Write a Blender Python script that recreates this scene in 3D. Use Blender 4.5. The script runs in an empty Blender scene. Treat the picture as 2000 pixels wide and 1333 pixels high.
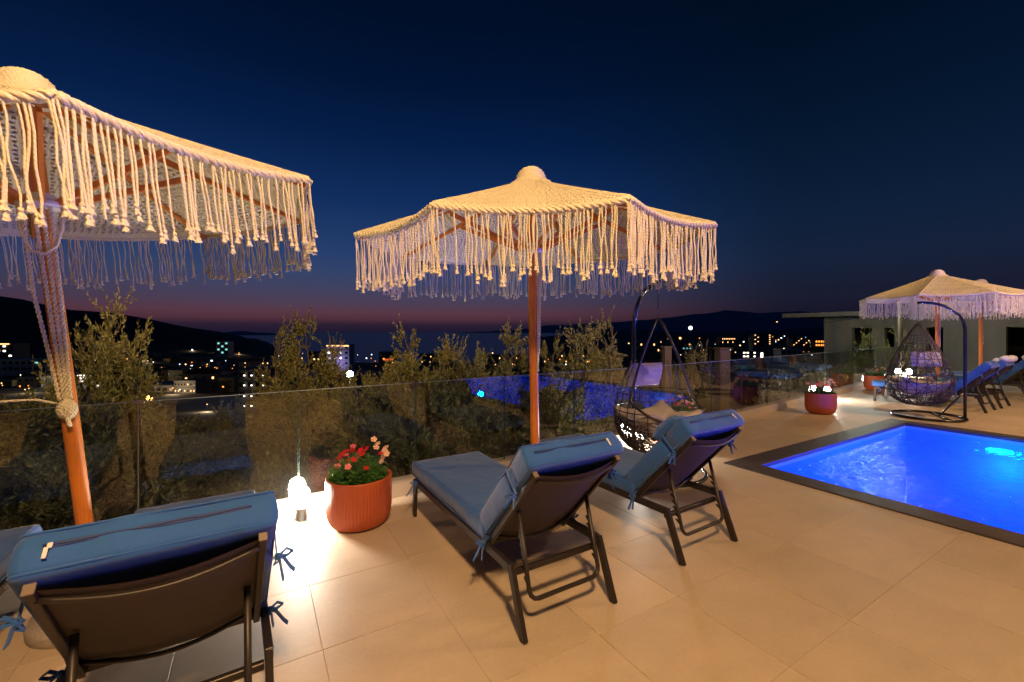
import bpy, math, random
from mathutils import Vector, Matrix, noise
PI = math.pi
R = math.radians
random.seed(7)
S = bpy.context.scene
COL = S.collection

# ------------------------------------------------------------------ camera, world, exposure
cam_d = bpy.data.cameras.new('camera'); cam = bpy.data.objects.new('camera', cam_d); COL.objects.link(cam)
cam_d.sensor_width = 36.0; cam_d.lens = 15.0; cam_d.shift_y = -18.5 / 2000
cam_d.clip_start = .05; cam_d.clip_end = 90000
cam.location = (0, 0, 1.55); cam.rotation_euler = (R(90), 0, R(-31))
S.camera = cam
S.view_settings.view_transform = 'Standard'; S.view_settings.look = 'None'
S.view_settings.exposure = 0; S.view_settings.gamma = 1
S.view_settings.use_curve_mapping = False
S.render.engine = 'CYCLES'
S.cycles.use_denoising = True
S.cycles.max_bounces = 10; S.cycles.diffuse_bounces = 3; S.cycles.glossy_bounces = 4
S.cycles.transmission_bounces = 8; S.cycles.transparent_max_bounces = 24
S.cycles.sample_clamp_indirect = 4.0; S.cycles.sample_clamp_direct = 0
S.cycles.caustics_reflective = False; S.cycles.caustics_refractive = True

def lin(r, g, b):
    f = lambda c: (c / 255 / 12.92) if c <= 10 else ((c / 255 + .055) / 1.055) ** 2.4
    return (f(r), f(g), f(b), 1)

def make_world():
    w = bpy.data.worlds.new('World'); S.world = w; w.use_nodes = True
    nt = w.node_tree; N = nt.nodes; L = nt.links; N.clear()
    out = N.new('ShaderNodeOutputWorld'); bg = N.new('ShaderNodeBackground')
    tc = N.new('ShaderNodeTexCoord'); sx = N.new('ShaderNodeSeparateXYZ')
    L.new(tc.outputs['Generated'], sx.inputs[0])
    asin = N.new('ShaderNodeMath'); asin.operation = 'ARCSINE'; L.new(sx.outputs['Z'], asin.inputs[0])
    mr = N.new('ShaderNodeMapRange'); mr.inputs['From Min'].default_value = 0
    mr.inputs['From Max'].default_value = R(60); L.new(asin.outputs[0], mr.inputs['Value'])
    def ramp(stops):
        r = N.new('ShaderNodeValToRGB'); e = r.color_ramp.elements
        while len(e) > 1: e.remove(e[-1])
        e[0].position = 0; e[0].color = lin(*stops[0][1])
        for deg, c in stops[1:]:
            k = e.new(deg / 60); k.color = lin(*c)
        L.new(mr.outputs[0], r.inputs[0]); return r
    glow = ramp([(0, (30, 24, 46)), (.9, (44, 31, 50)), (1.6, (80, 47, 60)), (2.4, (88, 56, 70)), (3.6, (76, 62, 84)), (5.4, (64, 66, 96)),
                 (7.5, (50, 67, 106)), (10, (37, 62, 108)), (16, (18, 46, 94)), (23, (6, 31, 72)), (29, (2, 21, 54)), (36, (1, 15, 40)), (60, (1, 9, 26))])
    dark = ramp([(0, (14, 16, 32)), (1.6, (20, 20, 36)), (3.6, (26, 27, 46)), (8, (22, 34, 58)), (13, (14, 32, 58)), (22, (5, 23, 46)),
                 (30, (2, 16, 36)), (40, (1, 11, 26)), (60, (1, 7, 19))])
    # azimuth of the sunset: a little left of the middle of the picture
    dot = N.new('ShaderNodeVectorMath'); dot.operation = 'DOT_PRODUCT'
    nrm = N.new('ShaderNodeVectorMath'); nrm.operation = 'MULTIPLY'; nrm.inputs[1].default_value = (1, 1, 0)
    nn = N.new('ShaderNodeVectorMath'); nn.operation = 'NORMALIZE'
    L.new(tc.outputs['Generated'], nrm.inputs[0]); L.new(nrm.outputs[0], nn.inputs[0]); L.new(nn.outputs[0], dot.inputs[0])
    az = R(31 - 20)
    dot.inputs[1].default_value = (math.sin(az), math.cos(az), 0)
    m2 = N.new('ShaderNodeMapRange'); m2.interpolation_type = 'SMOOTHSTEP'
    m2.inputs['From Min'].default_value = .58; m2.inputs['From Max'].default_value = 1.0
    L.new(dot.outputs['Value'], m2.inputs['Value'])
    mix = N.new('ShaderNodeMix'); mix.data_type = 'RGBA'
    L.new(m2.outputs[0], mix.inputs[0]); L.new(dark.outputs[0], mix.inputs[6]); L.new(glow.outputs[0], mix.inputs[7])
    L.new(mix.outputs[2], bg.inputs['Color']); bg.inputs['Strength'].default_value = 1.0
    L.new(bg.outputs[0], out.inputs[0])
make_world()

def lamp(name, kind, loc, power, color, size=.15, target=None, **kw):
    d = bpy.data.lights.new(name, kind); o = bpy.data.objects.new(name, d); COL.objects.link(o)
    d.energy = power; d.color = color; o.location = loc
    if kind in ('POINT', 'SPOT'): d.shadow_soft_size = size
    if kind == 'AREA': d.size = size
    for k, v in kw.items(): setattr(d, k, v)
    if target is not None:
        o.rotation_euler = (Vector(target) - Vector(loc)).to_track_quat('-Z', 'Y').to_euler()
    return o
WARM = (1.0, .585, .255)
lamp('terrace_lamp', 'POINT', (.0, -.8, 4.1), 1020, WARM, .20)
lamp('terrace_lamp', 'POINT', (11.0, -1.0, 4.4), 1000, WARM, .15)
for lx_, tx_, ty_ in ((-3.6, -5.2, 4.5), (.7, .2, 8), (4.2, 6.0, 8.0)):  # unseen overhead spots, added to brighten the olive trees
    lamp('added_tree_fill', 'SPOT', (lx_, -.6, 5.4), 2000 if lx_ < 3 else 1300, (1, .67, .30), .28, (tx_, ty_, 4.0), spot_size=R(70), spot_blend=.8)
PX0, PX1, PY0, PY1 = 5.0, 9.37, -4.2, 2.74       # inner edge of the pool
BLUE = (.0, .050, 1.0)
for (x, y, tx, ty) in ((PX1 - .04, .55, 6, .3), (PX1 - .04, -2.4, 6, -2.6), (PX0 + .04, -.7, 8, -.7), (PX0 + .04, -3.4, 8, -3.4), (7.1, PY0 + .04, 7.1, 0)):
    lamp('pool_lamp', 'AREA', (x, y, -.55), 520, BLUE, .26, (tx, ty, -.8), shape='DISK')

lamp('pool_lamp', 'POINT', (PX1 - .28, 1.62, -.45), 22, (.0, .34, 1.0), .12)

# ------------------------------------------------------------------ helpers
def ground_y(py): return 1.55 * 833.3 / (py - 648)
def at(t, d, z=0.0):
    """point at forward distance d and sideways distance t*d from where the photographer stands"""
    lat = t * d
    return Vector((.515 * d + .857 * lat, .857 * d - .515 * lat, z))

def tag(o, label=None, cat=None, group=None, kind=None):
    if label: o['label'] = label
    if cat: o['category'] = cat
    if group: o['group'] = group
    if kind: o['kind'] = kind
    return o

def empty(name, loc=(0, 0, 0), rz=0, label=None, cat=None, group=None):
    o = bpy.data.objects.new(name, None); COL.objects.link(o); o.location = loc; o.rotation_euler = (0, 0, rz)
    o.empty_display_size = .1
    return tag(o, label, cat, group)

class MB:
    def __init__(s): s.v = []; s.f = []; s.m = []; s.sm = []
    def add(s, vs, fs, mi=0, smooth=False):
        b = len(s.v); s.v.extend([tuple(p) for p in vs])
        for f in fs:
            s.f.append(tuple(i + b for i in f)); s.m.append(mi); s.sm.append(smooth)
        return s
    def box(s, c, size, rot=None, mi=0, bevel=0):
        hx, hy, hz = size[0] / 2, size[1] / 2, size[2] / 2
        if bevel:
            e = min(bevel, hx * .9, hy * .9, hz * .9)
            P = []; F = []
            idx = {}
            for sx in (-1, 1):
                for sy in (-1, 1):
                    for sz in (-1, 1):
                        for ax in range(3):
                            p = [sx * (hx - (0 if ax == 0 else e)), sy * (hy - (0 if ax == 1 else e)), sz * (hz - (0 if ax == 2 else e))]
                            idx[(sx, sy, sz, ax)] = len(P); P.append(p)
            def q(a): F.append(tuple(a))
            for sg in (-1, 1):
                for ax in range(3):
                    o1, o2 = [k for k in range(3) if k != ax]
                    r = []
                    for (u, w) in ((-1, -1), (1, -1), (1, 1), (-1, 1)):
                        k = [0, 0, 0]; k[ax] = sg; k[o1] = u; k[o2] = w
                        r.append(idx[(k[0], k[1], k[2], ax)])
                    q(r)
            for ax in range(3):
                o1, o2 = [k for k in range(3) if k != ax]
                for u in (-1, 1):
                    for w in (-1, 1):
                        k0 = [0, 0, 0]; k0[o1] = u; k0[o2] = w; k0[ax] = -1; k1 = list(k0); k1[ax] = 1
                        q((idx[(*k0, o1)], idx[(*k1, o1)], idx[(*k1, o2)], idx[(*k0, o2)]))
            for sx in (-1, 1):
                for sy in (-1, 1):
                    for sz in (-1, 1): q([idx[(sx, sy, sz, a)] for a in range(3)])
            # consistent outward winding
            G = []
            for f in F:
                a, b, c_ = (Vector(P[f[0]]), Vector(P[f[1]]), Vector(P[f[2]]))
                n = (b - a).cross(c_ - a); m = sum((Vector(P[i]) for i in f), Vector()) / len(f)
                G.append(f if n.dot(m) > 0 else tuple(reversed(f)))
            F = G
        else:
            P = [(-hx, -hy, -hz), (hx, -hy, -hz), (hx, hy, -hz), (-hx, hy, -hz), (-hx, -hy, hz), (hx, -hy, hz), (hx, hy, hz), (-hx, hy, hz)]
            F = [(0, 3, 2, 1), (4, 5, 6, 7), (0, 1, 5, 4), (1, 2, 6, 5), (2, 3, 7, 6), (3, 0, 4, 7)]
        M = rot if rot is not None else Matrix.Identity(3)
        c = Vector(c)
        return s.add([c + M @ Vector(p) for p in P], F, mi)
    def bar(s, a, b, w, h, mi=0, bevel=.003):
        """rectangular bar from a to b; w sideways, h in the vertical-ish direction"""
        a, b = Vector(a), Vector(b); d = b - a; L = d.length; z = d.normalized()
        up = Vector((0, 0, 1)) if abs(z.z) < .95 else Vector((0, 1, 0))
        x = up.cross(z).normalized(); y = z.cross(x)
        M = Matrix((x, y, z)).transposed()
        return s.box((a + b) / 2, (w, h, L), M, mi, bevel)
    def tube(s, pts, r, n=8, mi=0, closed=False, caps=True):
        pts = [Vector(p) for p in pts]; m = len(pts)
        rr = r if isinstance(r, (list, tuple)) else [r] * m
        vs = []; prev = None
        for i, p in enumerate(pts):
            if closed: t = pts[(i + 1) % m] - pts[i - 1]
            else: t = pts[min(i + 1, m - 1)] - pts[max(i - 1, 0)]
            t = t.normalized() if t.length > 1e-9 else Vector((0, 0, 1))
            if prev is None:
                u = Vector((0, 0, 1)) if abs(t.z) < .9 else Vector((1, 0, 0))
            else: u = prev
            x = (u - t * u.dot(t))
            x = x.normalized() if x.length > 1e-6 else t.orthogonal().normalized()
            prev = x; y = t.cross(x)
            for k in range(n):
                a = 2 * PI * k / n; vs.append(p + (x * math.cos(a) + y * math.sin(a)) * rr[i])
        fs = []
        for i in range(m if closed else m - 1):
            j = (i + 1) % m
            for k in range(n):
                k2 = (k + 1) % n; fs.append((i * n + k, i * n + k2, j * n + k2, j * n + k))
        if caps and not closed:
            fs.append(tuple(reversed(range(n)))); fs.append(tuple(range((m - 1) * n, m * n)))
        return s.add(vs, fs, mi, n > 4)
    def lathe(s, prof, n=32, c=(0, 0, 0), mi=0, rib=None, smooth=True):
        vs = []; fs = []
        for (r, z) in prof:
            for k in range(n):
                a = 2 * PI * k / n; q = r * (rib(a, z) if rib else 1)
                vs.append((c[0] + q * math.cos(a), c[1] + q * math.sin(a), c[2] + z))
        for i in range(len(prof) - 1):
            for k in range(n):
                k2 = (k + 1) % n; fs.append((i * n + k, i * n + k2, (i + 1) * n + k2, (i + 1) * n + k))
        fs.append(tuple(reversed(range(n)))); fs.append(tuple(range((len(prof) - 1) * n, len(prof) * n)))
        return s.add(vs, fs, mi, smooth)
    def ball(s, c, r, n=10, mi=0, sq=(1, 1, 1)):
        c = Vector(c); vs = []; fs = []
        m = max(4, n // 2)
        for i in range(m + 1):
            th = PI * i / m
            for k in range(n):
                a = 2 * PI * k / n
                vs.append(c + Vector((math.sin(th) * math.cos(a) * sq[0], math.sin(th) * math.sin(a) * sq[1], math.cos(th) * sq[2])) * r)
        for i in range(m):
            for k in range(n):
                k2 = (k + 1) % n; fs.append((i * n + k, (i + 1) * n + k, (i + 1) * n + k2, i * n + k2))
        return s.add(vs, fs, mi, True)
    def prism(s, poly, z0, z1, mi=0):
        n = len(poly)
        vs = [(x, y, z0) for x, y in poly] + [(x, y, z1) for x, y in poly]
        fs = [tuple(reversed(range(n))), tuple(range(n, 2 * n))] + [(i, (i + 1) % n, n + (i + 1) % n, n + i) for i in range(n)]
        return s.add(vs, fs, mi)
    def mesh(s, name, mats):
        me = bpy.data.meshes.new(name); me.from_pydata(s.v, [], s.f)
        for m in (mats if isinstance(mats, (list, tuple)) else [mats]): me.materials.append(m)
        me.polygons.foreach_set('material_index', s.m); me.polygons.foreach_set('use_smooth', s.sm)
        me.update(); return me
    def build(s, name, mats, parent=None, loc=None, kind=None):
        o = bpy.data.objects.new(name, s.mesh(name, mats)); COL.objects.link(o)
        if parent is not None: o.parent = parent
        if loc is not None: o.location = loc
        if kind: o['kind'] = kind
        return o

KIDS = {}
def copy_tree(o, parent=None, allo=None):
    c = o.copy(); COL.objects.link(c); c.parent = parent
    for ch in o.children: copy_tree(ch, c)
    return c

# ------------------------------------------------------------------ materials
def mat(name, color, rough=.6, metal=0, var=.0, vscale=8, bump=0, bscale=60, spec=None, emit=None, estr=0, coat=0, alpha=None, sheen=0, stretch=None, rvar=0, trans=0):
    m = bpy.data.materials.new(name); m.use_nodes = True
    nt = m.node_tree; N = nt.nodes; L = nt.links; b = N['Principled BSDF']
    b.inputs['Base Color'].default_value = (*color[:3], 1); b.inputs['Roughness'].default_value = rough
    b.inputs['Metallic'].default_value = metal
    if spec is not None: b.inputs['Specular IOR Level'].default_value = spec
    if coat: b.inputs['Coat Weight'].default_value = coat; b.inputs['Coat Roughness'].default_value = .25
    if sheen: b.inputs['Sheen Weight'].default_value = sheen
    if emit: b.inputs['Emission Color'].default_value = (*emit[:3], 1); b.inputs['Emission Strength'].default_value = estr
    tc = N.new('ShaderNodeTexCoord'); src = tc.outputs['Object']
    if stretch:
        mp = N.new('ShaderNodeMapping'); mp.inputs['Scale'].default_value = stretch; L.new(src, mp.inputs[0]); src = mp.outputs[0]
    if var:
        n = N.new('ShaderNodeTexNoise'); n.inputs['Scale'].default_value = vscale; n.inputs['Detail'].default_value = 5; L.new(src, n.inputs['Vector'])
        mx = N.new('ShaderNodeMix'); mx.data_type = 'RGBA'; L.new(n.outputs['Fac'], mx.inputs[0])
        mx.inputs[6].default_value = (*[c * (1 - var) for c in color[:3]], 1); mx.inputs[7].default_value = (*[min(1, c * (1 + var)) for c in color[:3]], 1)
        L.new(mx.outputs[2], b.inputs['Base Color'])
        if rvar:
            r = N.new('ShaderNodeMapRange'); r.inputs['To Min'].default_value = rough - rvar; r.inputs['To Max'].default_value = rough + rvar
            L.new(n.outputs['Fac'], r.inputs['Value']); L.new(r.outputs[0], b.inputs['Roughness'])
    if bump:
        n2 = N.new('ShaderNodeTexNoise'); n2.inputs['Scale'].default_value = bscale; n2.inputs['Detail'].default_value = 4; L.new(src, n2.inputs['Vector'])
        bp = N.new('ShaderNodeBump'); bp.inputs['Strength'].default_value = bump; bp.inputs['Distance'].default_value = .01
        L.new(n2.outputs['Fac'], bp.inputs['Height']); L.new(bp.outputs[0], b.inputs['Normal'])
    return m

def glow_mat(name, color, strength, sample=False):
    m = bpy.data.materials.new(name); m.use_nodes = True; nt = m.node_tree; nt.nodes.clear()
    o = nt.nodes.new('ShaderNodeOutputMaterial'); e = nt.nodes.new('ShaderNodeEmission')
    e.inputs[0].default_value = (*color, 1); e.inputs[1].default_value = strength
    nt.links.new(e.outputs[0], o.inputs[0])
    if not sample: m.cycles.emission_sampling = 'NONE'
    return m

M = {}
M['tile'] = mat('porcelain_tile', (.54, .43, .315), .50, var=.10, vscale=2.6, bump=.12, bscale=120, rvar=.10, stretch=(1, 3, 1))
def tile_detail(m):
    nt = m.node_tree; N = nt.nodes; L = nt.links; b = N['Principled BSDF']
    src = b.inputs['Base Color'].links[0].from_socket
    oi = N.new('ShaderNodeObjectInfo'); g = N.new('ShaderNodeNewGeometry')
    n = N.new('ShaderNodeTexNoise'); n.inputs['Scale'].default_value = .9; n.inputs['Detail'].default_value = 7; n.inputs['Roughness'].default_value = .7
    L.new(g.outputs['Position'], n.inputs['Vector'])
    n3 = N.new('ShaderNodeTexNoise'); n3.inputs['Scale'].default_value = 45; n3.inputs['Detail'].default_value = 3; L.new(g.outputs['Position'], n3.inputs['Vector'])
    a = N.new('ShaderNodeMapRange'); a.inputs['To Min'].default_value = .93; a.inputs['To Max'].default_value = 1.05; L.new(oi.outputs['Random'], a.inputs['Value'])
    c = N.new('ShaderNodeMapRange'); c.inputs['From Min'].default_value = .3; c.inputs['From Max'].default_value = .7; c.inputs['To Min'].default_value = .86; c.inputs['To Max'].default_value = 1.08; L.new(n.outputs['Fac'], c.inputs['Value'])
    d = N.new('ShaderNodeMapRange'); d.inputs['From Min'].default_value = .3; d.inputs['From Max'].default_value = .7; d.inputs['To Min'].default_value = .96; d.inputs['To Max'].default_value = 1.03; L.new(n3.outputs['Fac'], d.inputs['Value'])
    p = N.new('ShaderNodeMath'); p.operation = 'MULTIPLY'; L.new(a.outputs[0], p.inputs[0]); L.new(c.outputs[0], p.inputs[1])
    p2 = N.new('ShaderNodeMath'); p2.operation = 'MULTIPLY'; L.new(p.outputs[0], p2.inputs[0]); L.new(d.outputs[0], p2.inputs[1])
    v = N.new('ShaderNodeVectorMath'); v.operation = 'SCALE'; L.new(src, v.inputs[0]); L.new(p2.outputs[0], v.inputs['Scale'])
    L.new(v.outputs[0], b.inputs['Base Color'])
tile_detail(M['tile'])
M['grout'] = mat('grout', (.40, .31, .22), .9)
M['kerb'] = mat('kerb_stone', (.46, .39, .33), .6, var=.1, vscale=5, bump=.1)
M['coping'] = mat('coping_stone', (.060, .045, .040), .5, var=.3, vscale=9, bump=.25, bscale=50, rvar=.12)
M['pooltile'] = mat('pool_tile', (.16, .50, .80), .3, var=.22, vscale=2.2)
M['wood'] = mat('varnished_wood', (.60, .19, .024), .42, var=.28, vscale=7, bump=.08, bscale=30, coat=.15, stretch=(14, 14, 1))
M['rattan'] = mat('brown_wicker', (.030, .020, .016), .45, var=.2, vscale=40)
M['metal'] = mat('dark_bronze_metal', (.032, .026, .024), .42, metal=.35, var=.1, vscale=30)
M['stand'] = mat('black_gloss_metal', (.012, .012, .015), .22, metal=.4, coat=.5)
M['sling'] = mat('mesh_sling', (.048, .037, .031), .75, bump=.25, bscale=500, var=.12, vscale=3)
M['steel'] = mat('brushed_steel', (.45, .44, .42), .3, metal=1)
M['terracotta'] = mat('terracotta_paint', (.42, .085, .030), .45, var=.08, vscale=4)
M['soil'] = mat('soil', (.03, .02, .014), .95, bump=.6, bscale=40)
M['stone'] = mat('speckled_granite', (.36, .32, .28), .8, var=.45, vscale=90, bump=.4, bscale=120)
M['plastic'] = mat('white_plastic', (.75, .72, .68), .4)
M['concrete'] = mat('raw_concrete', (.16, .16, .145), .9, var=.5, vscale=2.2, bump=.4, bscale=8, stretch=(1, 1, .25))
M['dark'] = mat('dark_interior', (.012, .012, .012), .9)
M['plaster'] = mat('house_plaster', (.60, .57, .52), .85, var=.08, vscale=.3)
M['plaster_dark'] = mat('house_plaster_dark', (.20, .19, .18), .85, var=.1, vscale=.3)
M['plaster_ochre'] = mat('house_plaster_ochre', (.34, .26, .12), .85, var=.1, vscale=.3)
M['rooftile'] = mat('roof_tile', (.16, .07, .045), .85, var=.2, vscale=1)
M['windowdark'] = mat('unlit_window', (.02, .025, .03), .15)
M['trunk'] = mat('olive_bark', (.11, .085, .06), .9, var=.3, vscale=14, bump=.5, bscale=30)
M['post'] = mat('rough_render', (.11, .078, .05), .9, var=.15, vscale=5)
M['cream'] = mat('cream_fabric', (.62, .56, .48), .85, var=.06, vscale=6, bump=.2, bscale=200)
M['towel'] = mat('white_towel', (.68, .68, .68), .95, bump=.5, bscale=150)
M['teal'] = mat('turquoise_fabric', (.05, .30, .36), .9, bump=.2, bscale=150)
M['wall_beige'] = mat('dark_brown_plaster', (.050, .045, .040), .85, var=.06, vscale=.8, bump=.1)
M['lampshade'] = glow_mat('bollard_glow', (1.0, .88, .74), 430, True)

def cotton():
    m = mat('cotton_cord', (.76, .70, .52), .85, sheen=.15)
    nt = m.node_tree; N = nt.nodes; L = nt.links; b = N['Principled BSDF']
    tc = N.new('ShaderNodeTexCoord'); w = N.new('ShaderNodeTexWave'); w.wave_type = 'BANDS'; w.bands_direction = 'DIAGONAL'
    w.inputs['Scale'].default_value = 34; w.inputs['Distortion'].default_value = 1.0
    L.new(tc.outputs['Object'], w.inputs['Vector'])
    bp = N.new('ShaderNodeBump'); bp.inputs['Strength'].default_value = .55; bp.inputs['Distance'].default_value = .004
    L.new(w.outputs['Fac'], bp.inputs['Height']); L.new(bp.outputs[0], b.inputs['Normal'])
    # a little light comes through the cotton
    tr = N.new('ShaderNodeBsdfTranslucent'); tr.inputs[0].default_value = (.68, .60, .48, 1)
    mx = N.new('ShaderNodeMixShader'); mx.inputs[0].default_value = .07
    out = N['Material Output']; L.new(b.outputs[0], mx.inputs[1]); L.new(tr.outputs[0], mx.inputs[2]); L.new(mx.outputs[0], out.inputs[0])
    return m
M['cotton'] = cotton()

def fabric(name, c):
    m = mat(name, c, .78, var=.10, vscale=3, sheen=.25)
    nt = m.node_tree; N = nt.nodes; L = nt.links; b = N['Principled BSDF']
    tc = N.new('ShaderNodeTexCoord')
    n1 = N.new('ShaderNodeTexNoise'); n1.inputs['Scale'].default_value = 420; n1.inputs['Detail'].default_value = 1
    n2 = N.new('ShaderNodeTexNoise'); n2.inputs['Scale'].default_value = 7; n2.inputs['Detail'].default_value = 3; n2.inputs['Distortion'].default_value = .6
    L.new(tc.outputs['Object'], n1.inputs['Vector']); L.new(tc.outputs['Object'], n2.inputs['Vector'])
    b1 = N.new('ShaderNodeBump'); b1.inputs['Strength'].default_value = .10; b1.inputs['Distance'].default_value = .004
    b2 = N.new('ShaderNodeBump'); b2.inputs['Strength'].default_value = .35; b2.inputs['Distance'].default_value = .03
    L.new(n1.outputs['Fac'], b1.inputs['Height']); L.new(n2.outputs['Fac'], b2.inputs['Height'])
    L.new(b2.outputs[0], b1.inputs['Normal']); L.new(b1.outputs[0], b.inputs['Normal'])
    return m
M['blue'] = fabric('blue_cushion_fabric', (.012, .092, .36))
M['navy'] = mat('navy_zip_tape', (.016, .04, .17), .6)

def leaf_mat(name, c, c2, back):
    m = bpy.data.materials.new(name); m.use_nodes = True
    nt = m.node_tree; N = nt.nodes; L = nt.links; b = N['Principled BSDF']; b.inputs['Roughness'].default_value = .5
    tc = N.new('ShaderNodeTexCoord'); n = N.new('ShaderNodeTexNoise'); n.inputs['Scale'].default_value = 5; n.inputs['Detail'].default_value = 6
    n.inputs['Roughness'].default_value = .8
    L.new(tc.outputs['Object'], n.inputs['Vector'])
    mr = N.new('ShaderNodeMapRange'); mr.inputs['From Min'].default_value = .35; mr.inputs['From Max'].default_value = .65; L.new(n.outputs['Fac'], mr.inputs['Value'])
    mx = N.new('ShaderNodeMix'); mx.data_type = 'RGBA'; mx.inputs[6].default_value = (*c, 1); mx.inputs[7].default_value = (*c2, 1); L.new(mr.outputs[0], mx.inputs[0])
    g = N.new('ShaderNodeNewGeometry'); m2 = N.new('ShaderNodeMix'); m2.data_type = 'RGBA'; L.new(g.outputs['Backfacing'], m2.inputs[0])
    L.new(mx.outputs[2], m2.inputs[6]); m2.inputs[7].default_value = (*back, 1)
    L.new(m2.outputs[2], b.inputs['Base Color'])
    return m
M['olive'] = leaf_mat('olive_leaves', (.075, .088, .016), (.20, .18, .034), (.21, .18, .06))
M['potleaf'] = leaf_mat('bright_leaves', (.04, .12, .02), (.08, .22, .04), (.08, .2, .05))
M['grass'] = leaf_mat('dry_grass', (.12, .09, .035), (.20, .15, .07), (.15, .11, .05))
M['petal_red'] = mat('red_petal', (.62, .015, .02), .5)
M['petal_pink'] = mat('pink_petal', (.72, .16, .20), .5)
M['petal_peach'] = mat('peach_petal', (.80, .50, .36), .5)

def glass():
    m = bpy.data.materials.new('balustrade_glass'); m.use_nodes = True
    nt = m.node_tree; N = nt.nodes; L = nt.links; N.clear()
    out = N.new('ShaderNodeOutputMaterial'); t = N.new('ShaderNodeBsdfTransparent'); t.inputs[0].default_value = (.965, .985, .975, 1)
    g = N.new('ShaderNodeBsdfGlossy'); g.inputs['Roughness'].default_value = .0
    geo = N.new('ShaderNodeNewGeometry'); ior = N.new('ShaderNodeMapRange')
    ior.inputs['To Min'].default_value = 1.66; ior.inputs['To Max'].default_value = 1 / 1.66
    L.new(geo.outputs['Backfacing'], ior.inputs['Value'])
    f = N.new('ShaderNodeFresnel'); L.new(ior.outputs[0], f.inputs['IOR'])
    mx = N.new('ShaderNodeMixShader'); L.new(f.outputs[0], mx.inputs[0]); L.new(t.outputs[0], mx.inputs[1]); L.new(g.outputs[0], mx.inputs[2])
    d = N.new('ShaderNodeBsdfDiffuse'); d.inputs[0].default_value = (.5, .5, .48, 1)
    n = N.new('ShaderNodeTexNoise'); n.inputs['Scale'].default_value = 3.5; n.inputs['Detail'].default_value = 6
    tc = N.new('ShaderNodeTexCoord'); L.new(tc.outputs['Object'], n.inputs['Vector'])
    mr = N.new('ShaderNodeMapRange'); mr.inputs['To Min'].default_value = 0; mr.inputs['To Max'].default_value = .004; L.new(n.outputs['Fac'], mr.inputs['Value'])
    m2 = N.new('ShaderNodeMixShader'); L.new(mr.outputs[0], m2.inputs[0]); L.new(mx.outputs[0], m2.inputs[1]); L.new(d.outputs[0], m2.inputs[2])
    L.new(m2.outputs[0], out.inputs[0])
    return m
M['glass'] = glass()
M['glassrim_lit'] = mat('glass_rim_lit', (.34, .42, .39), .25)  # paler copy of the edge colour, top catchlight included
M['glassedge'] = mat('glass_edge', (.035, .06, .055), .3)

def water():
    m = bpy.data.materials.new('pool_water'); m.use_nodes = True
    nt = m.node_tree; N = nt.nodes; L = nt.links; N.clear()
    out = N.new('ShaderNodeOutputMaterial')
    t = N.new('ShaderNodeBsdfTransparent'); t.inputs[0].default_value = (.30, .80, 1, 1)
    g = N.new('ShaderNodeBsdfGlossy'); g.inputs['Roughness'].default_value = .03
    rf = N.new('ShaderNodeBsdfRefraction'); rf.inputs['IOR'].default_value = 1.33; rf.inputs['Roughness'].default_value = 0; rf.inputs[0].default_value = (.30, .80, 1, 1)
    f = N.new('ShaderNodeFresnel'); f.inputs['IOR'].default_value = 1.33
    tc = N.new('ShaderNodeTexCoord'); mp = N.new('ShaderNodeMapping'); mp.inputs['Scale'].default_value = (1, 1.6, 1); L.new(tc.outputs['Object'], mp.inputs[0])
    n = N.new('ShaderNodeTexNoise'); n.inputs['Scale'].default_value = 4.2; n.inputs['Detail'].default_value = 4; n.inputs['Distortion'].default_value = 1.0
    n2 = N.new('ShaderNodeTexNoise'); n2.inputs['Scale'].default_value = 13; n2.inputs['Detail'].default_value = 2
    L.new(mp.outputs[0], n.inputs['Vector']); L.new(mp.outputs[0], n2.inputs['Vector'])
    b1 = N.new('ShaderNodeBump'); b1.inputs['Strength'].default_value = .7; b1.inputs['Distance'].default_value = .07
    b2 = N.new('ShaderNodeBump'); b2.inputs['Strength'].default_value = .5; b2.inputs['Distance'].default_value = .016
    L.new(n.outputs['Fac'], b1.inputs['Height']); L.new(n2.outputs['Fac'], b2.inputs['Height']); L.new(b1.outputs[0], b2.inputs['Normal'])
    for k in (g, f, rf): L.new(b2.outputs[0], k.inputs['Normal'])
    # half of the light that leaves the water is taken straight through, half bent by the ripples
    mm = N.new('ShaderNodeMixShader'); mm.inputs[0].default_value = .5; L.new(t.outputs[0], mm.inputs[1]); L.new(rf.outputs[0], mm.inputs[2])
    mx = N.new('ShaderNodeMixShader'); L.new(f.outputs[0], mx.inputs[0]); L.new(mm.outputs[0], mx.inputs[1]); L.new(g.outputs[0], mx.inputs[2])
    L.new(mx.outputs[0], out.inputs[0])
    return m
M['water'] = water()

def terrain_mat():
    m = mat('hillside', (.05, .042, .028), .95, var=.5, vscale=.35, bump=.5, bscale=2)
    return m
M['terrain'] = terrain_mat()
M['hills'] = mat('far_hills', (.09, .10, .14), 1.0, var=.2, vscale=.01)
M['mountain'] = mat('far_mountain', (.22, .27, .50), 1.0, var=.1, vscale=.001)  # bluish base colour has the haze of distance mixed in
def sea_mat():
    m = mat('sea', (.012, .03, .07), .35, bump=.4, bscale=.05)
    return m
M['sea'] = sea_mat()

# ------------------------------------------------------------------ terrace: deck, tiles, pool
def yf(x): return 3.93 + (x - .14) * .041 if x < 5.1 else 4.1334 + (x - 5.1) * .1
def yslope(x): return .041 if x < 5.1 else .1
DX0, DX1, DY0 = -7.0, 19.5, -5.2
CO = .28
OX0, OX1, OY0, OY1 = PX0 - CO, PX1 + CO, PY0 - CO, PY1 + CO

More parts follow.
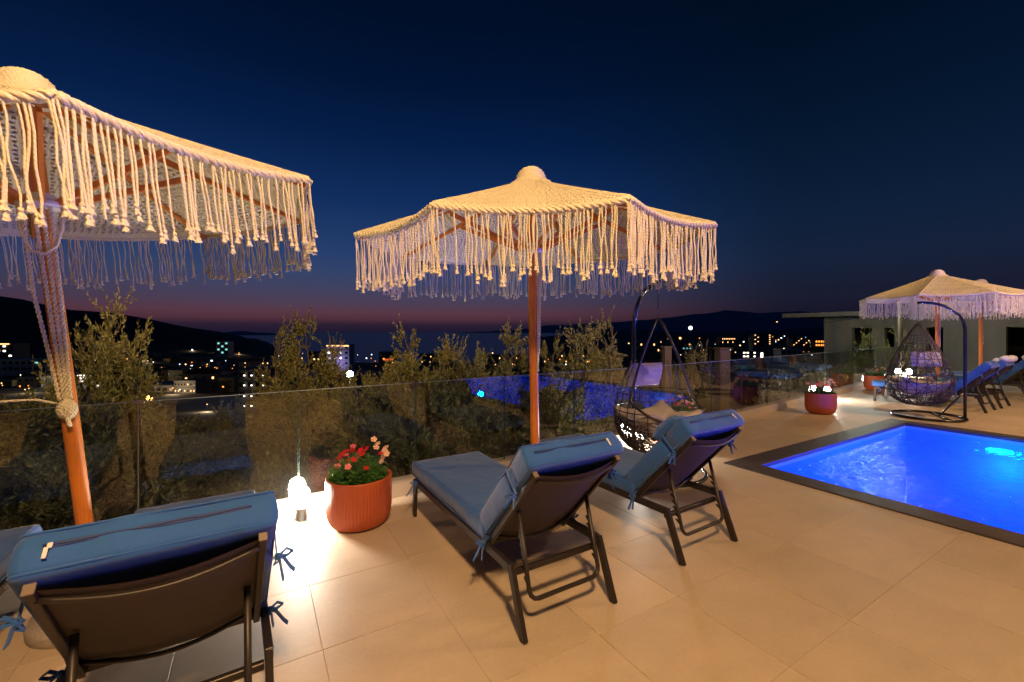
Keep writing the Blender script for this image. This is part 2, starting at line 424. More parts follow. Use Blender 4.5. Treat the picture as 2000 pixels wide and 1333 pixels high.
def clip_fence(poly, xc, off=0):
    m = yslope(xc); y0 = yf(xc) + off
    ins = lambda p: p[1] <= y0 + m * (p[0] - xc) + 1e-9
    out = []
    for i in range(len(poly)):
        a, b = poly[i], poly[(i + 1) % len(poly)]
        ia, ib = ins(a), ins(b)
        if ia: out.append(a)
        if ia != ib:
            fa = a[1] - (y0 + m * (a[0] - xc)); fb = b[1] - (y0 + m * (b[0] - xc)); t = fa / (fa - fb)
            out.append((a[0] + (b[0] - a[0]) * t, a[1] + (b[1] - a[1]) * t))
    return out
def rect_minus_pool(x0, x1, y0, y1, g=.003):
    hx0, hx1, hy0, hy1 = OX0 - g, OX1 + g, OY0 - g, OY1 + g
    if x1 <= hx0 or x0 >= hx1 or y1 <= hy0 or y0 >= hy1: return [(x0, x1, y0, y1)]
    res = []
    if x0 < hx0: res.append((x0, hx0, y0, y1))
    if x1 > hx1: res.append((hx1, x1, y0, y1))
    a, b = max(x0, hx0), min(x1, hx1)
    if y0 < hy0: res.append((a, b, y0, hy0))
    if y1 > hy1: res.append((a, b, hy1, y1))
    return [r for r in res if r[1] - r[0] > .01 and r[3] - r[2] > .01]

deck_b = MB()
for (x0, x1, y0, y1) in ((DX0, OX0, DY0, 9), (OX0, 5.1, OY1, 9), (5.1, OX1, OY1, 9), (OX1, DX1, DY0, 9), (OX0, OX1, DY0, OY0)):
    p = clip_fence([(x0, y0), (x1, y0), (x1, y1), (x0, y1)], (x0 + x1) / 2, .14)
    deck_b.prism(p, -1.9, -.0025)
deck = deck_b.build('terrace_floor', M['grout']); tag(deck, kind='structure')

TS = .6125
tiles = []
for i in range(-12, 34):
    for j in range(-13, 8):
        x0 = .28 + i * TS; y0 = 2.255 + j * TS
        if x0 < DX0 or x0 + TS > DX1 or y0 < DY0: continue
        polys = []
        for r in rect_minus_pool(x0 + .0015, x0 + TS - .0015, y0 + .0015, y0 + TS - .0015):
            p = clip_fence([(r[0], r[2]), (r[1], r[2]), (r[1], r[3]), (r[0], r[3])], (r[0] + r[1]) / 2, -.004)
            if len(p) >= 3: polys.append(p)
        if not polys: continue
        cx, cy = x0 + TS / 2, y0 + TS / 2
        d = .515 * cx + .857 * cy; lat = .857 * cx - .515 * cy
        vis = d > .9 and abs(lat) < 1.35 * d + .4
        size = 1 / (d * d * d) if vis else 0
        tiles.append((size, cx, cy, polys))
tiles.sort(key=lambda t: -t[0])
full_mesh = None
rest = MB()
for k, (sz, cx, cy, polys) in enumerate(tiles):
    full = len(polys) == 1 and len(polys[0]) == 4 and abs((polys[0][2][0] - polys[0][0][0]) - (TS - .003)) < 1e-4 and abs((polys[0][2][1] - polys[0][0][1]) - (TS - .003)) < 1e-4
    dz = random.uniform(-.0004, .0004)
    if k < 290 and sz > 0:
        if full:
            if full_mesh is None:
                full_mesh = MB().box((0, 0, -.004), (TS - .003, TS - .003, .008), bevel=.001).mesh('floor_tile', M['tile'])
            o = bpy.data.objects.new('floor_tile', full_mesh); COL.objects.link(o); o.location = (cx, cy, dz)
            o.parent = deck
        else:
            b = MB()
            for p in polys: b.prism([(x - cx, y - cy) for x, y in p], -.008, 0)
            o = b.build('floor_tile', M['tile'], deck, (cx, cy, dz))
    else:
        for p in polys: rest.prism(p, -.008, dz)
if rest.v: rest.build('floor_tile', M['tile'], deck, kind='stuff')

# kerb with glass balustrade
kb = MB()
def fence_pts(a, b): return [a] + ([5.1] if a < 5.1 < b else []) + [b]
xs = [DX0, 5.1, DX1]
for x0, x1 in zip(xs[:-1], xs[1:]):
    m = yslope((x0 + x1) / 2); ya = yf(x0 + 1e-6) if x0 < 5.1 else yf(5.1); yb = ya + m * (x1 - x0)
    kb.prism([(x0, ya), (x1, yb), (x1, yb + .16), (x0, ya + .16)], -.02, .135)
kerb = kb.build('glass_fence_kerb', M['kerb'])
tag(kerb, 'low beige stone kerb under the glass balustrade', 'kerb')
fence = empty('glass_balustrade', (0, 3.95, 0), 0, 'long frameless glass balustrade standing on the kerb at the terrace edge', 'glass fence')
JX = [-6.85 + 1.0237 * k for k in range(26)]
off = -.714 - JX[6]
JX = [x + off for x in JX]
for x0, x1 in zip(JX[:-1], JX[1:]):
    if x1 > DX1: break
    a = Vector((x0 + .006, yf(x0 + .006) + .07, 0)); b = Vector((x1 - .006, yf(x1 - .006) + .07, 0))
    dz = 1.05
    mb = MB(); d = (b - a); L_ = d.length; ang = math.atan2(d.y, d.x)
    Mz = Matrix.Rotation(ang, 3, 'Z'); c = (a + b) / 2
    mb.box((0, 0, (dz + .12) / 2), (L_, .012, dz - .12), Mz)
    g = mb.build('glass_pane', M['glass'], fence, (c.x, c.y - 3.95, 0))
    # polished green edges; catchlight along the top is put into a paler colour
    MB().box((0, 0, dz + .002), (L_, .011, .004), Mz).build('top_edge', M['glassrim_lit'], g)
    for s_ in (-1, 1): MB().box(Mz @ Vector((s_ * (L_ / 2 + .0015), 0, (dz + .12) / 2)), (.003, .010, dz - .12), Mz).build('pane_edge', M['glassedge'], g)
for k in (6,):
    x = JX[k]
    b = MB().box((0, 0, 1.05), (.07, .03, .022), bevel=.002).box((0, 0, .6), (.006, .014, .92))
    b.build('clamp', M['steel'], fence, (x, yf(x) + .07 - 3.95, 0))

# pool
bas = MB()
bx0, bx1, by0, by1, bz = PX0, PX1, PY0, PY1, -1.35
bas.box(((bx0 + bx1) / 2, (by0 + by1) / 2, bz - .1), (bx1 - bx0, by1 - by0, .2))
for (cx, cy, sx, sy) in ((bx0 - .1, (by0 + by1) / 2, .2, by1 - by0 + .4), (bx1 + .1, (by0 + by1) / 2, .2, by1 - by0 + .4), ((bx0 + bx1) / 2, by0 - .1, bx1 - bx0, .2), ((bx0 + bx1) / 2, by1 + .1, bx1 - bx0, .2)):
    bas.box((cx, cy, (bz - .2 - .035) / 2), (sx, sy, abs(bz - .2 + .035)))
basin = bas.build('pool_basin', M['pooltile']); tag(basin, kind='structure')
cop = MB()
for (x0, x1, y0, y1) in ((OX0, PX0 - .003, OY0, OY1), (PX1 + .003, OX1, OY0, OY1)):
    cop.box(((x0 + x1) / 2, (y0 + y1) / 2, -.010), (x1 - x0, y1 - y0, .046), bevel=.004)
for (y0, y1) in ((OY0, PY0), (PY1, OY1)):
    cop.box(((PX0 + PX1) / 2, (y0 + y1) / 2, -.011), (PX1 - PX0, y1 - y0, .046), bevel=.004)
tag(cop.build('pool_coping', M['coping']), kind='structure')
W = MB(); nx, ny = 2, 2
W.add([(PX0, PY0, -.075), (PX1, PY0, -.075), (PX1, PY1, -.075), (PX0, PY1, -.075)], [(0, 1, 2, 3)])
tag(W.build('pool_water', M['water']), kind='structure')
for i, (x, y, ax) in enumerate(((PX1 - .012, .55, 0), (PX1 - .012, -2.4, 0), (PX0 + .012, -.7, 0), (PX0 + .012, -3.4, 0), (7.1, PY0 + .012, 1))):
    b = MB(); rot = Matrix.Rotation(PI / 2, 3, 'Y') if ax == 0 else Matrix.Rotation(PI / 2, 3, 'X')
    n = 20
    ring = [Vector((x, y, -.55)) + rot @ Vector((.15 * math.cos(2 * PI * k / n), .15 * math.sin(2 * PI * k / n), 0)) for k in range(n)]
    b.tube(ring, .014, 6, closed=True)
    tag(b.build('pool_light', M['steel']), ['round underwater light in the far pool wall nearest the hanging chair', 'round underwater light in the far pool wall further along', 'round underwater light in the near pool wall beside the deck',
         'round underwater light at the near end of the near pool wall', 'round underwater light in the short pool wall under the house'][i], 'pool light')

# house wall behind the photographer
hw = MB(); hw.box((1.0, -5.6, 1.9), (16, .5, 4.2)); hw.box((1.0, -5.5, 4.1), (16.6, .9, .25))
tag(hw.build('house_wall', M['wall_beige']), 'plain dark brown rendered house wall behind the sun loungers', 'wall')

# ------------------------------------------------------------------ parasols
def twisted(b, pts, r, n_strand=2, pitch=.05, nseg=None):
    """rope of twisted strands along a polyline"""
    P_ = [Vector(p) for p in pts]; out = []
    for a, c in zip(P_[:-1], P_[1:]):
        m = max(1, int((c - a).length / .010))
        for i in range(m): out.append(a.lerp(c, i / m))
    out.append(P_[-1])
    for s_ in range(n_strand):
        q = []; dist = 0
        for i, p in enumerate(out):
            if i: dist += (p - out[i - 1]).length
            t = (out[min(i + 1, len(out) - 1)] - out[max(i - 1, 0)]).normalized()
            x = t.orthogonal().normalized(); y = t.cross(x)
            x = (Vector((1, 0, 0)) - t * t.x).normalized() if abs(t.x) < .9 else x; y = t.cross(x)
            an = 2 * PI * dist / pitch + 2 * PI * s_ / n_strand
            q.append(p + (x * math.cos(an) + y * math.sin(an)) * r * .55)
        b.tube(q, r * .58, 5)

def make_canopy():
    """crocheted net: rows of little rings of cord, real holes; returns canopy mesh, edge points per side"""
    RAD, ZR, ZT = 1.345, 0.0, .50
    b = MB()
    rows = 38
    cor = [Vector((RAD * math.cos(R(22.5 + 45 * k)), RAD * math.sin(R(22.5 + 45 * k)), ZR)) for k in range(8)]
    top = Vector((0, 0, ZT))
    th = .010
    def P(k, r, u):   # side k, radial fraction r, along-edge u 0..1
        a = cor[k]; c = cor[(k + 1) % 8]
        e = a.lerp(c, u)
        p = top.lerp(e, r)
        sag = 4 * u * (1 - u)
        p.z -= .035 * sag * r * r + .02 * math.sin(PI * r) * (.4 + .6 * sag)
        m = p.copy(); m.z = 0
        p.x *= 1 - .035 * sag * r * r; p.y *= 1 - .035 * sag * r * r
        return p
    for k in range(8):
        for i in range(3, rows):
            r0 = i / rows; r1 = (i + 1) / rows
            w = RAD * .765 * (r0 + r1) / 2
            n = max(2, round(w / .040))
            ph = .5 if i % 2 else 0
            for j in range(n):
                u0 = (j) / n; u1 = (j + 1) / n
                A, B_, C_, D_ = P(k, r0, u0), P(k, r0, u1), P(k, r1, u1), P(k, r1, u0)
                cen = (A + B_ + C_ + D_) / 4
                nrm = (B_ - A).cross(D_ - A).normalized()
                if nrm.z < 0: nrm = -nrm
                hs = .52 + random.uniform(-.06, .06)
                if i >= rows - 2: hs = .12
                dx = (B_ - A) * .10 * (1 if i % 2 else -1)
                outer = [A, B_, C_, D_]
                inner = [cen + (p - cen) * hs + dx * (1 if q < 2 else -1) for q, p in enumerate(outer)]
                jit = nrm * random.uniform(0, .004)
                top_o = [p + nrm * .000 for p in outer]; bot_o = [p - nrm * th for p in outer]
                mid = [cen + (p - cen) * (.5 + hs / 2) + nrm * .013 + jit for p in outer]
                top_i = [p + nrm * .001 for p in inner]; bot_i = [p - nrm * th for p in inner]
                vs = top_o + mid + top_i + bot_i + bot_o
                fs = []
                for q in range(4):
                    q2 = (q + 1) % 4
                    fs += [(q, q2, 4 + q2, 4 + q), (4 + q, 4 + q2, 8 + q2, 8 + q), (8 + q, 8 + q2, 12 + q2, 12 + q), (12 + q, 12 + q2, 16 + q2, 16 + q)]
                b.add(vs, fs, 0, False)
    # thick rolled border
    EDGES = []
    for k in range(8):
        pts = [P(k, 1.0, u / 14) - Vector((0, 0, .006)) for u in range(15)]
        EDGES.append(pts)
    for e_ in EDGES: twisted(b, e_, .019, 3, .11)
    # ridge cords
    for k in range(8):
        b.tube([P(k, r / 10, 0) + Vector((0, 0, .006)) for r in range(1, 11)], .010, 5)
    # cap over the middle
    b.lathe([(.17, .0), (.17, -.03), (.10, .0)][:2], 16, (0, 0, ZT - .035))
    return b.mesh('canopy', M['cotton']), P, cor

canopy_mesh, CP, CCOR = make_canopy()

def make_finial():
    b = MB(); r0 = .115
    prof = [(.140, -.03), (.122, 0)] + [(r0 * math.cos(a), r0 * .88 * math.sin(a)) for a in [R(x) for x in (8, 22, 36, 50, 64, 78, 88)]]
    n = 36
    rib = lambda a, z: 1 + .06 * math.sin(a * 16 + z * 150) * (1 if z > .005 else 0)
    pr = []
    for i in range(len(prof) - 1):
        for q in range(3):
            t = q / 3; pr.append((prof[i][0] * (1 - t) + prof[i + 1][0] * t + (.007 if q == 1 else -.003), prof[i][1] * (1 - t) + prof[i + 1][1] * t))
    b.lathe(pr, n, rib=rib)
    return b.mesh('finial', M['cotton'])
finial_mesh = make_finial()

def fringe_mesh(k, seed, dense):
    rnd = random.Random(seed); b = MB(); x = .004
    a = CCOR[k]; c = CCOR[(k + 1) % 8]
    L_ = (c - a).length; edge = (c - a).normalized(); outn = Vector((edge.y, -edge.x, 0))
    while x < L_:
        grp = rnd.random()
        cnt = 2 if grp < .7 else (3 if grp < .9 else 1)
        lens = rnd.uniform(.285, .345); drift = rnd.uniform(-.007, .007)
        for q in range(cnt):
            u = (x + q * rnd.uniform(.010, .020)) / L_
            if u > 1: break
            top = CP(k, 1.0, u) - Vector((0, 0, .012)) + outn * rnd.uniform(-.003, .006)
            ln = lens + rnd.uniform(-.03, .03)
            pts = []; ph = rnd.uniform(0, 6); am = rnd.uniform(.0015, .0055); pull = drift + rnd.uniform(-.010, .010) - (q - (cnt - 1) / 2) * rnd.uniform(-.004, .014)
            fr = rnd.uniform(18, 30)
            for s_ in range(8):
                t = s_ / 7
                pts.append(top + edge * (pull * t * t + am * math.sin(ph + t * ln * fr)) + outn * (am * math.cos(ph + t * ln * fr * 1.2)) - Vector((0, 0, ln * t)))
            b.tube(pts, rnd.uniform(.0034, .0044), 4, caps=False)
            e = pts[-1]
            if rnd.random() < .04: continue
            # knot and frayed tuft
            b.ball(e, .0085, 6, sq=(1, 1, 1.1))
            w = rnd.uniform(.010, .015)
            v = [e + Vector((math.cos(g * PI / 3) * .004, math.sin(g * PI / 3) * .004, -.002)) for g in range(6)] + \
                [e + Vector((math.cos(g * PI / 3 + .2) * w * rnd.uniform(.7, 1.2), math.sin(g * PI / 3 + .2) * w * rnd.uniform(.7, 1.2), -.024 - rnd.uniform(0, .010))) for g in range(6)]
            b.add(v, [(g, (g + 1) % 6, 6 + (g + 1) % 6, 6 + g) for g in range(6)] + [tuple(range(11, 5, -1))])
        x += rnd.uniform(.026, .060) if not dense else rnd.uniform(.018, .030)
    return b.mesh('fringe', M['cotton'])

def make_parasol(label, variant):
    root = empty('parasol', (0, 0, 0), 0, label, 'parasol', 'fringed parasols beside the loungers')
    HZ, RIMZ, HUBZ = 2.85, 2.28, 2.185
    MB().tube([(0, 0, .05 + i * .229) for i in range(13)], .036, 20).build('pole', M['wood'], root)
    bs = MB(); bs.lathe([(.25, 0), (.262, .02), (.262, .06), (.25, .085), (.06, .10)], 48)
    base = bs.build('base', M['stone'], root)
    MB().lathe([(.05, .095), (.048, .30), (.040, .31)], 24).build('sleeve', M['steel'], base)
    c = bpy.data.objects.new('canopy', canopy_mesh); COL.objects.link(c); c.parent = root; c.location = (0, 0, RIMZ)
    f = bpy.data.objects.new('finial', finial_mesh); COL.objects.link(f); f.parent = c; f.location = (0, 0, .50)
    for k in range(8):
        g = bpy.data.objects.new('fringe', fringe_mesh(k, 100 + k, k in ())); COL.objects.link(g); g.parent = c; g['kind'] = 'stuff'
    hub = MB().lathe([(.045, 0), (.092, .012), (.092, .034), (.058, .05), (.058, .075), (.045, .082)], 24, (0, 0, HUBZ)).build('hub', M['plastic'], root)
    MB().lathe([(.045, 0), (.075, .01), (.075, .05), (.045, .06)], 24, (0, 0, HZ - .15)).build('top_hub', M['plastic'], root)
    for k in range(8):
        e = CCOR[k].copy(); e.z = 0
        o = e.normalized()
        a = o * .05 + Vector((0, 0, HZ - .115)); z = e * .985 + Vector((0, 0, RIMZ - .030))
        m = a.lerp(z, .5) - Vector((0, 0, .012))
        r = MB().bar(a, m, .020, .030, bevel=.003).bar(m, z, .018, .027, bevel=.003).build('rib', M['wood'], root)
        s0 = o * .075 + Vector((0, 0, HUBZ + .03)); s1 = a.lerp(z, .48) - Vector((0, 0, .035))
        MB().bar(s0, s1, .020, .034, bevel=.003).build('strut', M['wood'], root)
    # cords
    if variant == 'long':
        rope = MB()
        # local -y side is turned towards the viewer
        ends = (-.055, -.020, .020)
        for i, x in enumerate((-.060, -.018, .012, .040)):
            twisted(rope, [(x * .9, -.055, HUBZ + .05), (x, -.062, HUBZ - .06), (x * .8 - (.012 if i == 0 else 0), -.058, 1.75), (x * .6, -.050, 1.42), (x * .4, -.046, 1.20)], .0095)
        rp = rope.build('rope', M['cotton'], root); rp.rotation_euler = (0, 0, R(12))
        loop = MB().tube([(-.075, -.05, HUBZ), (-.075, -.058, HUBZ - .12), (-.045, -.07, HUBZ - .22), (.0, -.075, HUBZ - .235), (.045, -.068, HUBZ - .19), (.07, -.055, HUBZ - .10), (.08, -.04, HUBZ + .01)], .0075, 8)
        loop.build('cord_loop', M['cotton'], rp)
        kn = MB()
        rnd = random.Random(5)
        for q in range(16):
            ax = Vector((rnd.uniform(-1, 1), rnd.uniform(-1, 1), rnd.uniform(-1, 1))).normalized(); x = ax.orthogonal().normalized(); y = ax.cross(x)
            kn.tube([Vector((0, -.058, 1.15)) + Vector(((x * math.cos(t) + y * math.sin(t)).x * .034, (x * math.cos(t) + y * math.sin(t)).y * .026, (x * math.cos(t) + y * math.sin(t)).z * .048)) for t in [2 * PI * g / 14 for g in range(14)]], .0078, 6, closed=True)
        kn.ball((0, -.058, 1.15), .027, 10)
        kn.tube([(0.0, -.07, 1.11), (.003, -.075, 1.075), (.004, -.075, 1.06)], .010, 6)
        kn.tube([(-.03, -.075, 1.19), (-.10, -.09, 1.225), (-.17, -.10, 1.235), (-.215, -.105, 1.24), (-.25, -.11, 1.22)], .006, 6)
        kn.build('knot', M['cotton'], root).rotation_euler = (0, 0, R(12))
    else:
        rope = MB()
        twisted(rope, [(.055, -.02, HUBZ + .02), (.048, -.02, 1.9), (.036, -.025, 1.5), (.030, -.03, 1.24)], .0085)
        twisted(rope, [(.070, -.01, HUBZ + .02), (.062, -.01, 1.9), (.050, -.015, 1.5), (.032, -.03, 1.24)], .0085)
        rope.ball((.031, -.03, 1.235), .014, 8)
        rope.build('rope', M['cotton'], root)
    return root

par_c = make_parasol('fringed cream parasol in the middle of the terrace, behind the two nearest empty loungers', 'short')
from mathutils import Quaternion
left = Vector((-.857, .515, 0)); fwd = Vector((.515, .857, 0))
def lean(o, a, f, rz):
    o.rotation_mode = 'QUATERNION'
    up = (Vector((0, 0, 1)) + left * a + fwd * f).normalized()
    o.rotation_quaternion = Vector((0, 0, 1)).rotation_difference(up) @ Quaternion((0, 0, 1), rz)
par_c.location = (2.00, 2.94, 0); lean(par_c, .017, -.036, .189 - PI / 4)
par_l = make_parasol('fringed cream parasol leaning left at the left edge, rope knotted round its pole', 'long')
par_l.location = at(-2.275 / 2.339, 2.339); lean(par_l, .068, -.064, .712 - PI / 4)
for (loc, rz, lab) in (((12.55, 3.15, 0), R(-31 + 12), 'distant fringed parasol standing behind the hanging chair by the pool'), ((15.75, 3.15, 0), R(-31 + 30), 'farthest fringed parasol at the right edge, partly hidden by another')):
    p_ = copy_tree(par_c); p_.location = loc; lean(p_, 0, 0, rz); p_['label'] = lab

# ------------------------------------------------------------------ loungers
def cushion(Lx, Ly, T, seed=1, nx=16, ny=30, nz=5, pinch=()):
    """soft block cushion, origin at its lower corner x0,y0,z0; squared edges, slight puff, wrinkles"""
    rnd = random.Random(seed); off = Vector((seed * 3.1, seed * 1.7, 0))
    b = MB(); idx = {}; V = []
    def pos(i, j, k):
        def soft(a, n):  # denser near the ends
            t = a / n; return .5 - .5 * math.cos(PI * t) if False else t
        def dist(a, n):
            t = a / n
            return .5 + .5 * math.copysign(abs(2 * t - 1) ** .62, 2 * t - 1) if 0 < a < n else float(a == n)
        u, v, w = dist(i, nx), dist(j, ny), k / nz
        x, y, z = u * 2 - 1, v * 2 - 1, w * 2 - 1
        # rounded vertical corners and edges
        hx, hy, hz = Lx / 2, Ly / 2, T / 2
        rr = .012
        p = Vector((x * hx, y * hy, z * hz))
        q = Vector((max(-hx + rr, min(hx - rr, p.x)), max(-hy + rr, min(hy - rr, p.y)), max(-hz + rr, min(hz - rr, p.z))))
        d = p - q
        if d.length > 1e-9: p = q + d.normalized() * min(rr, d.length)
        puff = (1 - abs(x) ** 3) * (1 - abs(y) ** 5)
        p.z += z * .006 * puff
        side = (1 - z * z)
        p.x += x * .010 * side * (1 if abs(x) > .9 else 0); p.y += y * .008 * side * (1 if abs(y) > .9 else 0)
        nv = noise.noise(Vector((p.x * 7, p.y * 4, p.z * 9)) + off) * .008 + noise.noise(Vector((p.x * 22, p.y * 16, p.z * 25)) + off) * .003
        p += Vector((x, y, z)).normalized() * nv
        for (px_, py_) in pinch:
            dd = (Vector((p.x, p.y, 0)) - Vector((px_ * hx, py_, 0))).length
            if dd < .10:
                g = (1 - dd / .10) ** 2
                p.x -= px_ * .028 * g
                p += Vector((0, 1, 0)) * math.sin((p.z) * 150) * .006 * g
        return p + Vector((hx, hy, hz))
    def vid(i, j, k):
        key = (i, j, k)
        if key not in idx: idx[key] = len(V); V.append(pos(i, j, k))
        return idx[key]
    F = []
    for i in range(nx):
        for j in range(ny):
            F.append((vid(i, j, 0), vid(i, j + 1, 0), vid(i + 1, j + 1, 0), vid(i + 1, j, 0)))
            F.append((vid(i, j, nz), vid(i + 1, j, nz), vid(i + 1, j + 1, nz), vid(i, j + 1, nz)))
    for i in range(nx):
        for k in range(nz):
            F.append((vid(i, 0, k), vid(i + 1, 0, k), vid(i + 1, 0, k + 1), vid(i, 0, k + 1)))
            F.append((vid(i, ny, k), vid(i, ny, k + 1), vid(i + 1, ny, k + 1), vid(i + 1, ny, k)))
    for j in range(ny):
        for k in range(nz):
            F.append((vid(0, j, k), vid(0, j, k + 1), vid(0, j + 1, k + 1), vid(0, j + 1, k)))
            F.append((vid(nx, j, k), vid(nx, j + 1, k), vid(nx, j + 1, k + 1), vid(nx, j, k + 1)))
    b.add(V, F, 0, True)
    return b, pos, (nx, ny, nz)

def ribbon(b, pts, w, side=Vector((1, 0, 0)), t=.002):
    pts = [Vector(p) for p in pts]
    vs = []; fs = []
    for i, p in enumerate(pts):
        tg = (pts[min(i + 1, len(pts) - 1)] - pts[max(i - 1, 0)]).normalized()
        n = tg.cross(side).normalized() * t
        s_ = side * w / 2
        vs += [p - s_ - n, p + s_ - n, p + s_ + n, p - s_ + n]
    for i in range(len(pts) - 1):
        for k in range(4): fs.append((4 * i + k, 4 * i + (k + 1) % 4, 4 * i + 4 + (k + 1) % 4, 4 * i + 4 + k))
    fs += [(3, 2, 1, 0), tuple(4 * (len(pts) - 1) + k for k in range(4))]
    b.add(vs, fs)

def tie(parent, p, sgn, seed, towards=-1):
    rnd = random.Random(seed); b = MB(); p = Vector(p)
    b.ball(p, .012, 8, sq=(1.2, 1, 1))
    for dxx in (sgn * 1.0, sgn * .2):
        e = Vector((dxx * rnd.uniform(.05, .09), rnd.uniform(-.03, .01), -rnd.uniform(.035, .11)))
        ribbon(b, [p, p + e * .35 + Vector((0, 0, .012)), p + e * .75, p + e], .018, Vector((.3, 1, .2)).normalized())
    for a in (0, 1):
        c = p + Vector((sgn * (.028 if a else -.014), 0, .006 if a else -.018))
        ribbon(b, [p, c + Vector((0, 0, .014)), c + Vector((sgn * .022, 0, 0)), c - Vector((0, 0, .012)), p], .015, Vector((.1, 1, .1)).normalized())
    return b.build('ribbon_tie', M['blue'], parent)

def make_lounger(label):
    """x 0..0.64 across, feet of the head end at y=0, foot end at y=1.72"""
    root = empty('sun_lounger', (0, 0, 0), 0, label, 'sun lounger')
    Wd = .64; FZ = .325
    PV = Vector((0, .42, FZ + .005)); ang = R(47.5)
    bl = .705
    back_dir = Vector((0, -math.cos(ang), math.sin(ang))); bn = Vector((0, math.sin(ang), math.cos(ang)))  # bn: sitting side
    ft = .030
    fr = MB()
    for x in (.015, Wd - .015):
        fr.bar((x, .13, FZ - .01), (x, 1.70, FZ - .03), ft, .045)
    fr.bar((.03, 1.69, FZ - .03), (Wd - .03, 1.69, FZ - .03), .035, .030)
    fr.bar((.03, .45, FZ - .025), (Wd - .03, .45, FZ - .025), .030, .026)
    frame = fr.build('frame', M['metal'], root)
    MB().bar((.03, .15, FZ - .055), (Wd - .03, .15, FZ - .055), .026, .030).build('cross_bar', M['metal'], frame)
    # seat sling
    sl = MB(); nseg = 10
    for j in range(nseg):
        y0 = .46 + (1.68 - .46) * j / nseg; y1 = .46 + (1.68 - .46) * (j + 1) / nseg
        xsl = [.03, .12, .22, .32, .42, .52, .61]
        for a, c in zip(xsl[:-1], xsl[1:]):
            f = lambda x: FZ - .012 - .03 * math.sin(PI * (x - .03) / .58)
            sl.add([(a, y0, f(a)), (c, y0, f(c)), (c, y1, f(c)), (a, y1, f(a))], [(0, 1, 2, 3)], 0, True)
    sl.build('seat_sling', M['sling'], root)
    for x, yt, yb in ((.016, .13, .0), (Wd - .016, .13, .0), (.016, 1.68, 1.705), (Wd - .016, 1.68, 1.705)):
        MB().bar((x, yt, FZ + .008 if yt < 1 else FZ - .01), (x, yb, 0), .026, .046).build('leg', M['metal'], root)
    # backrest frame
    bf = MB()
    for x in (.045, Wd - .045):
        bf.bar(PV + Vector((x, 0, -.02)) - back_dir * .03, PV + Vector((x, 0, 0)) + back_dir * bl, .024, .034)
    def bow(y, depth, r):
        n = 14
        return [PV + back_dir * y + Vector((.05 + (Wd - .10) * i / n, 0, 0)) - bn * (depth * math.sin(PI * i / n)) - bn * .012 for i in range(n + 1)]
    bf.tube(bow(bl - .055, .050, 0), .0085, 10)
    bf.tube(bow(.07, .055, 0), .0085, 10)
    bframe = bf.build('backrest_frame', M['metal'], root)
    for x in (.045, Wd - .045):
        MB().box(PV + Vector((x, 0, 0)) + back_dir * (bl + .003), (.027, .037, .007), Matrix.Rotation(0, 3, 'X') @ Matrix((Vector((1, 0, 0)), bn, back_dir)).transposed(), bevel=.002).build('end_cap', M['plastic_brown'], bframe)
    # backrest sling, sagging away from the sitter
    bs = MB(); nu, nv = 12, 12; V = []
    for j in range(nv + 1):
        for i in range(nu + 1):
            u = i / nu; v = j / nv
            V.append(PV + back_dir * (.055 + (bl - .065) * v) + Vector((.055 + (Wd - .11) * u, 0, 0)) - bn * (.042 * math.sin(PI * u)))
    n = len(V); V += [p - bn * .003 for p in V]
    F = []
    for j in range(nv):
        for i in range(nu):
            a = j * (nu + 1) + i; F.append((a, a + 1, a + nu + 2, a + nu + 1)); F.append((n + a, n + a + nu + 1, n + a + nu + 2, n + a + 1))
    bs.add(V, F, 0, True)
    bs.build('backrest_sling', M['sling'], root)
    # U shaped prop with ratchet teeth
    up = MB(); hp = PV + back_dir * .36 - bn * .02
    lo = Vector((0, .045, .16))
    xa, xb = .085, Wd - .085; rr = .05
    arc = lambda cx, s_: [Vector((cx - s_ * rr * math.cos(t), 0, rr - rr * math.sin(t))) for t in [R(g) for g in (0, 22, 45, 67, 90)]]
    d0 = (lo - hp); d0.x = 0
    dl = d0.normalized()
    L = [Vector((xa, hp.y, hp.z))]
    lowp = hp + d0
    L += [Vector((xa, lowp.y, lowp.z)) - dl * rr]
    for t in (30, 60, 90): L.append(Vector((xa + rr * (1 - math.cos(R(t))), lowp.y, lowp.z)) - dl * rr * (1 - math.sin(R(t))))
    for t in (90, 60, 30): L.append(Vector((xb - rr * (1 - math.cos(R(t))), lowp.y, lowp.z)) - dl * rr * (1 - math.sin(R(t))))
    L += [Vector((xb, lowp.y, lowp.z)) - dl * rr, Vector((xb, hp.y, hp.z))]
    up.tube(L, .0125, 10)
    prop = up.build('back_prop', M['metal'], root)
    tn = Vector((0, dl.z, -dl.y))
    if tn.y < 0: tn = -tn
    for x in (xa, xb):
        tb = MB()
        for q in range(6):
            c = hp + d0 * (.30 + .095 * q); c = Vector((x, c.y, c.z))
            a = c + tn * .010; tip = c + tn * .034 + dl * -.012; z = c + dl * .028 + tn * .010
            vs = []
            for sx in (-.004, .004): vs += [a + Vector((sx, 0, 0)), tip + Vector((sx, 0, 0)), tip + dl * .008 + Vector((sx, 0, 0)), z + Vector((sx, 0, 0))]
            tb.add(vs, [(3, 2, 1, 0), (4, 5, 6, 7), (0, 1, 5, 4), (1, 2, 6, 5), (2, 3, 7, 6), (3, 0, 4, 7)])
        tb.build('ratchet_teeth', M['metal'], prop)
    # cushions
    T = .120
    cb, pos, (nx, ny, nz) = cushion(Wd - .02, 1.33, T, 3, pinch=((-1, 1.33 / 2 - .02 - 1.33 / 2 * 0, 1, ) [:2], ) if False else ())
    sc_ = cb.build('seat_cushion', M['blue'], root, (.01, .415, FZ + .005))
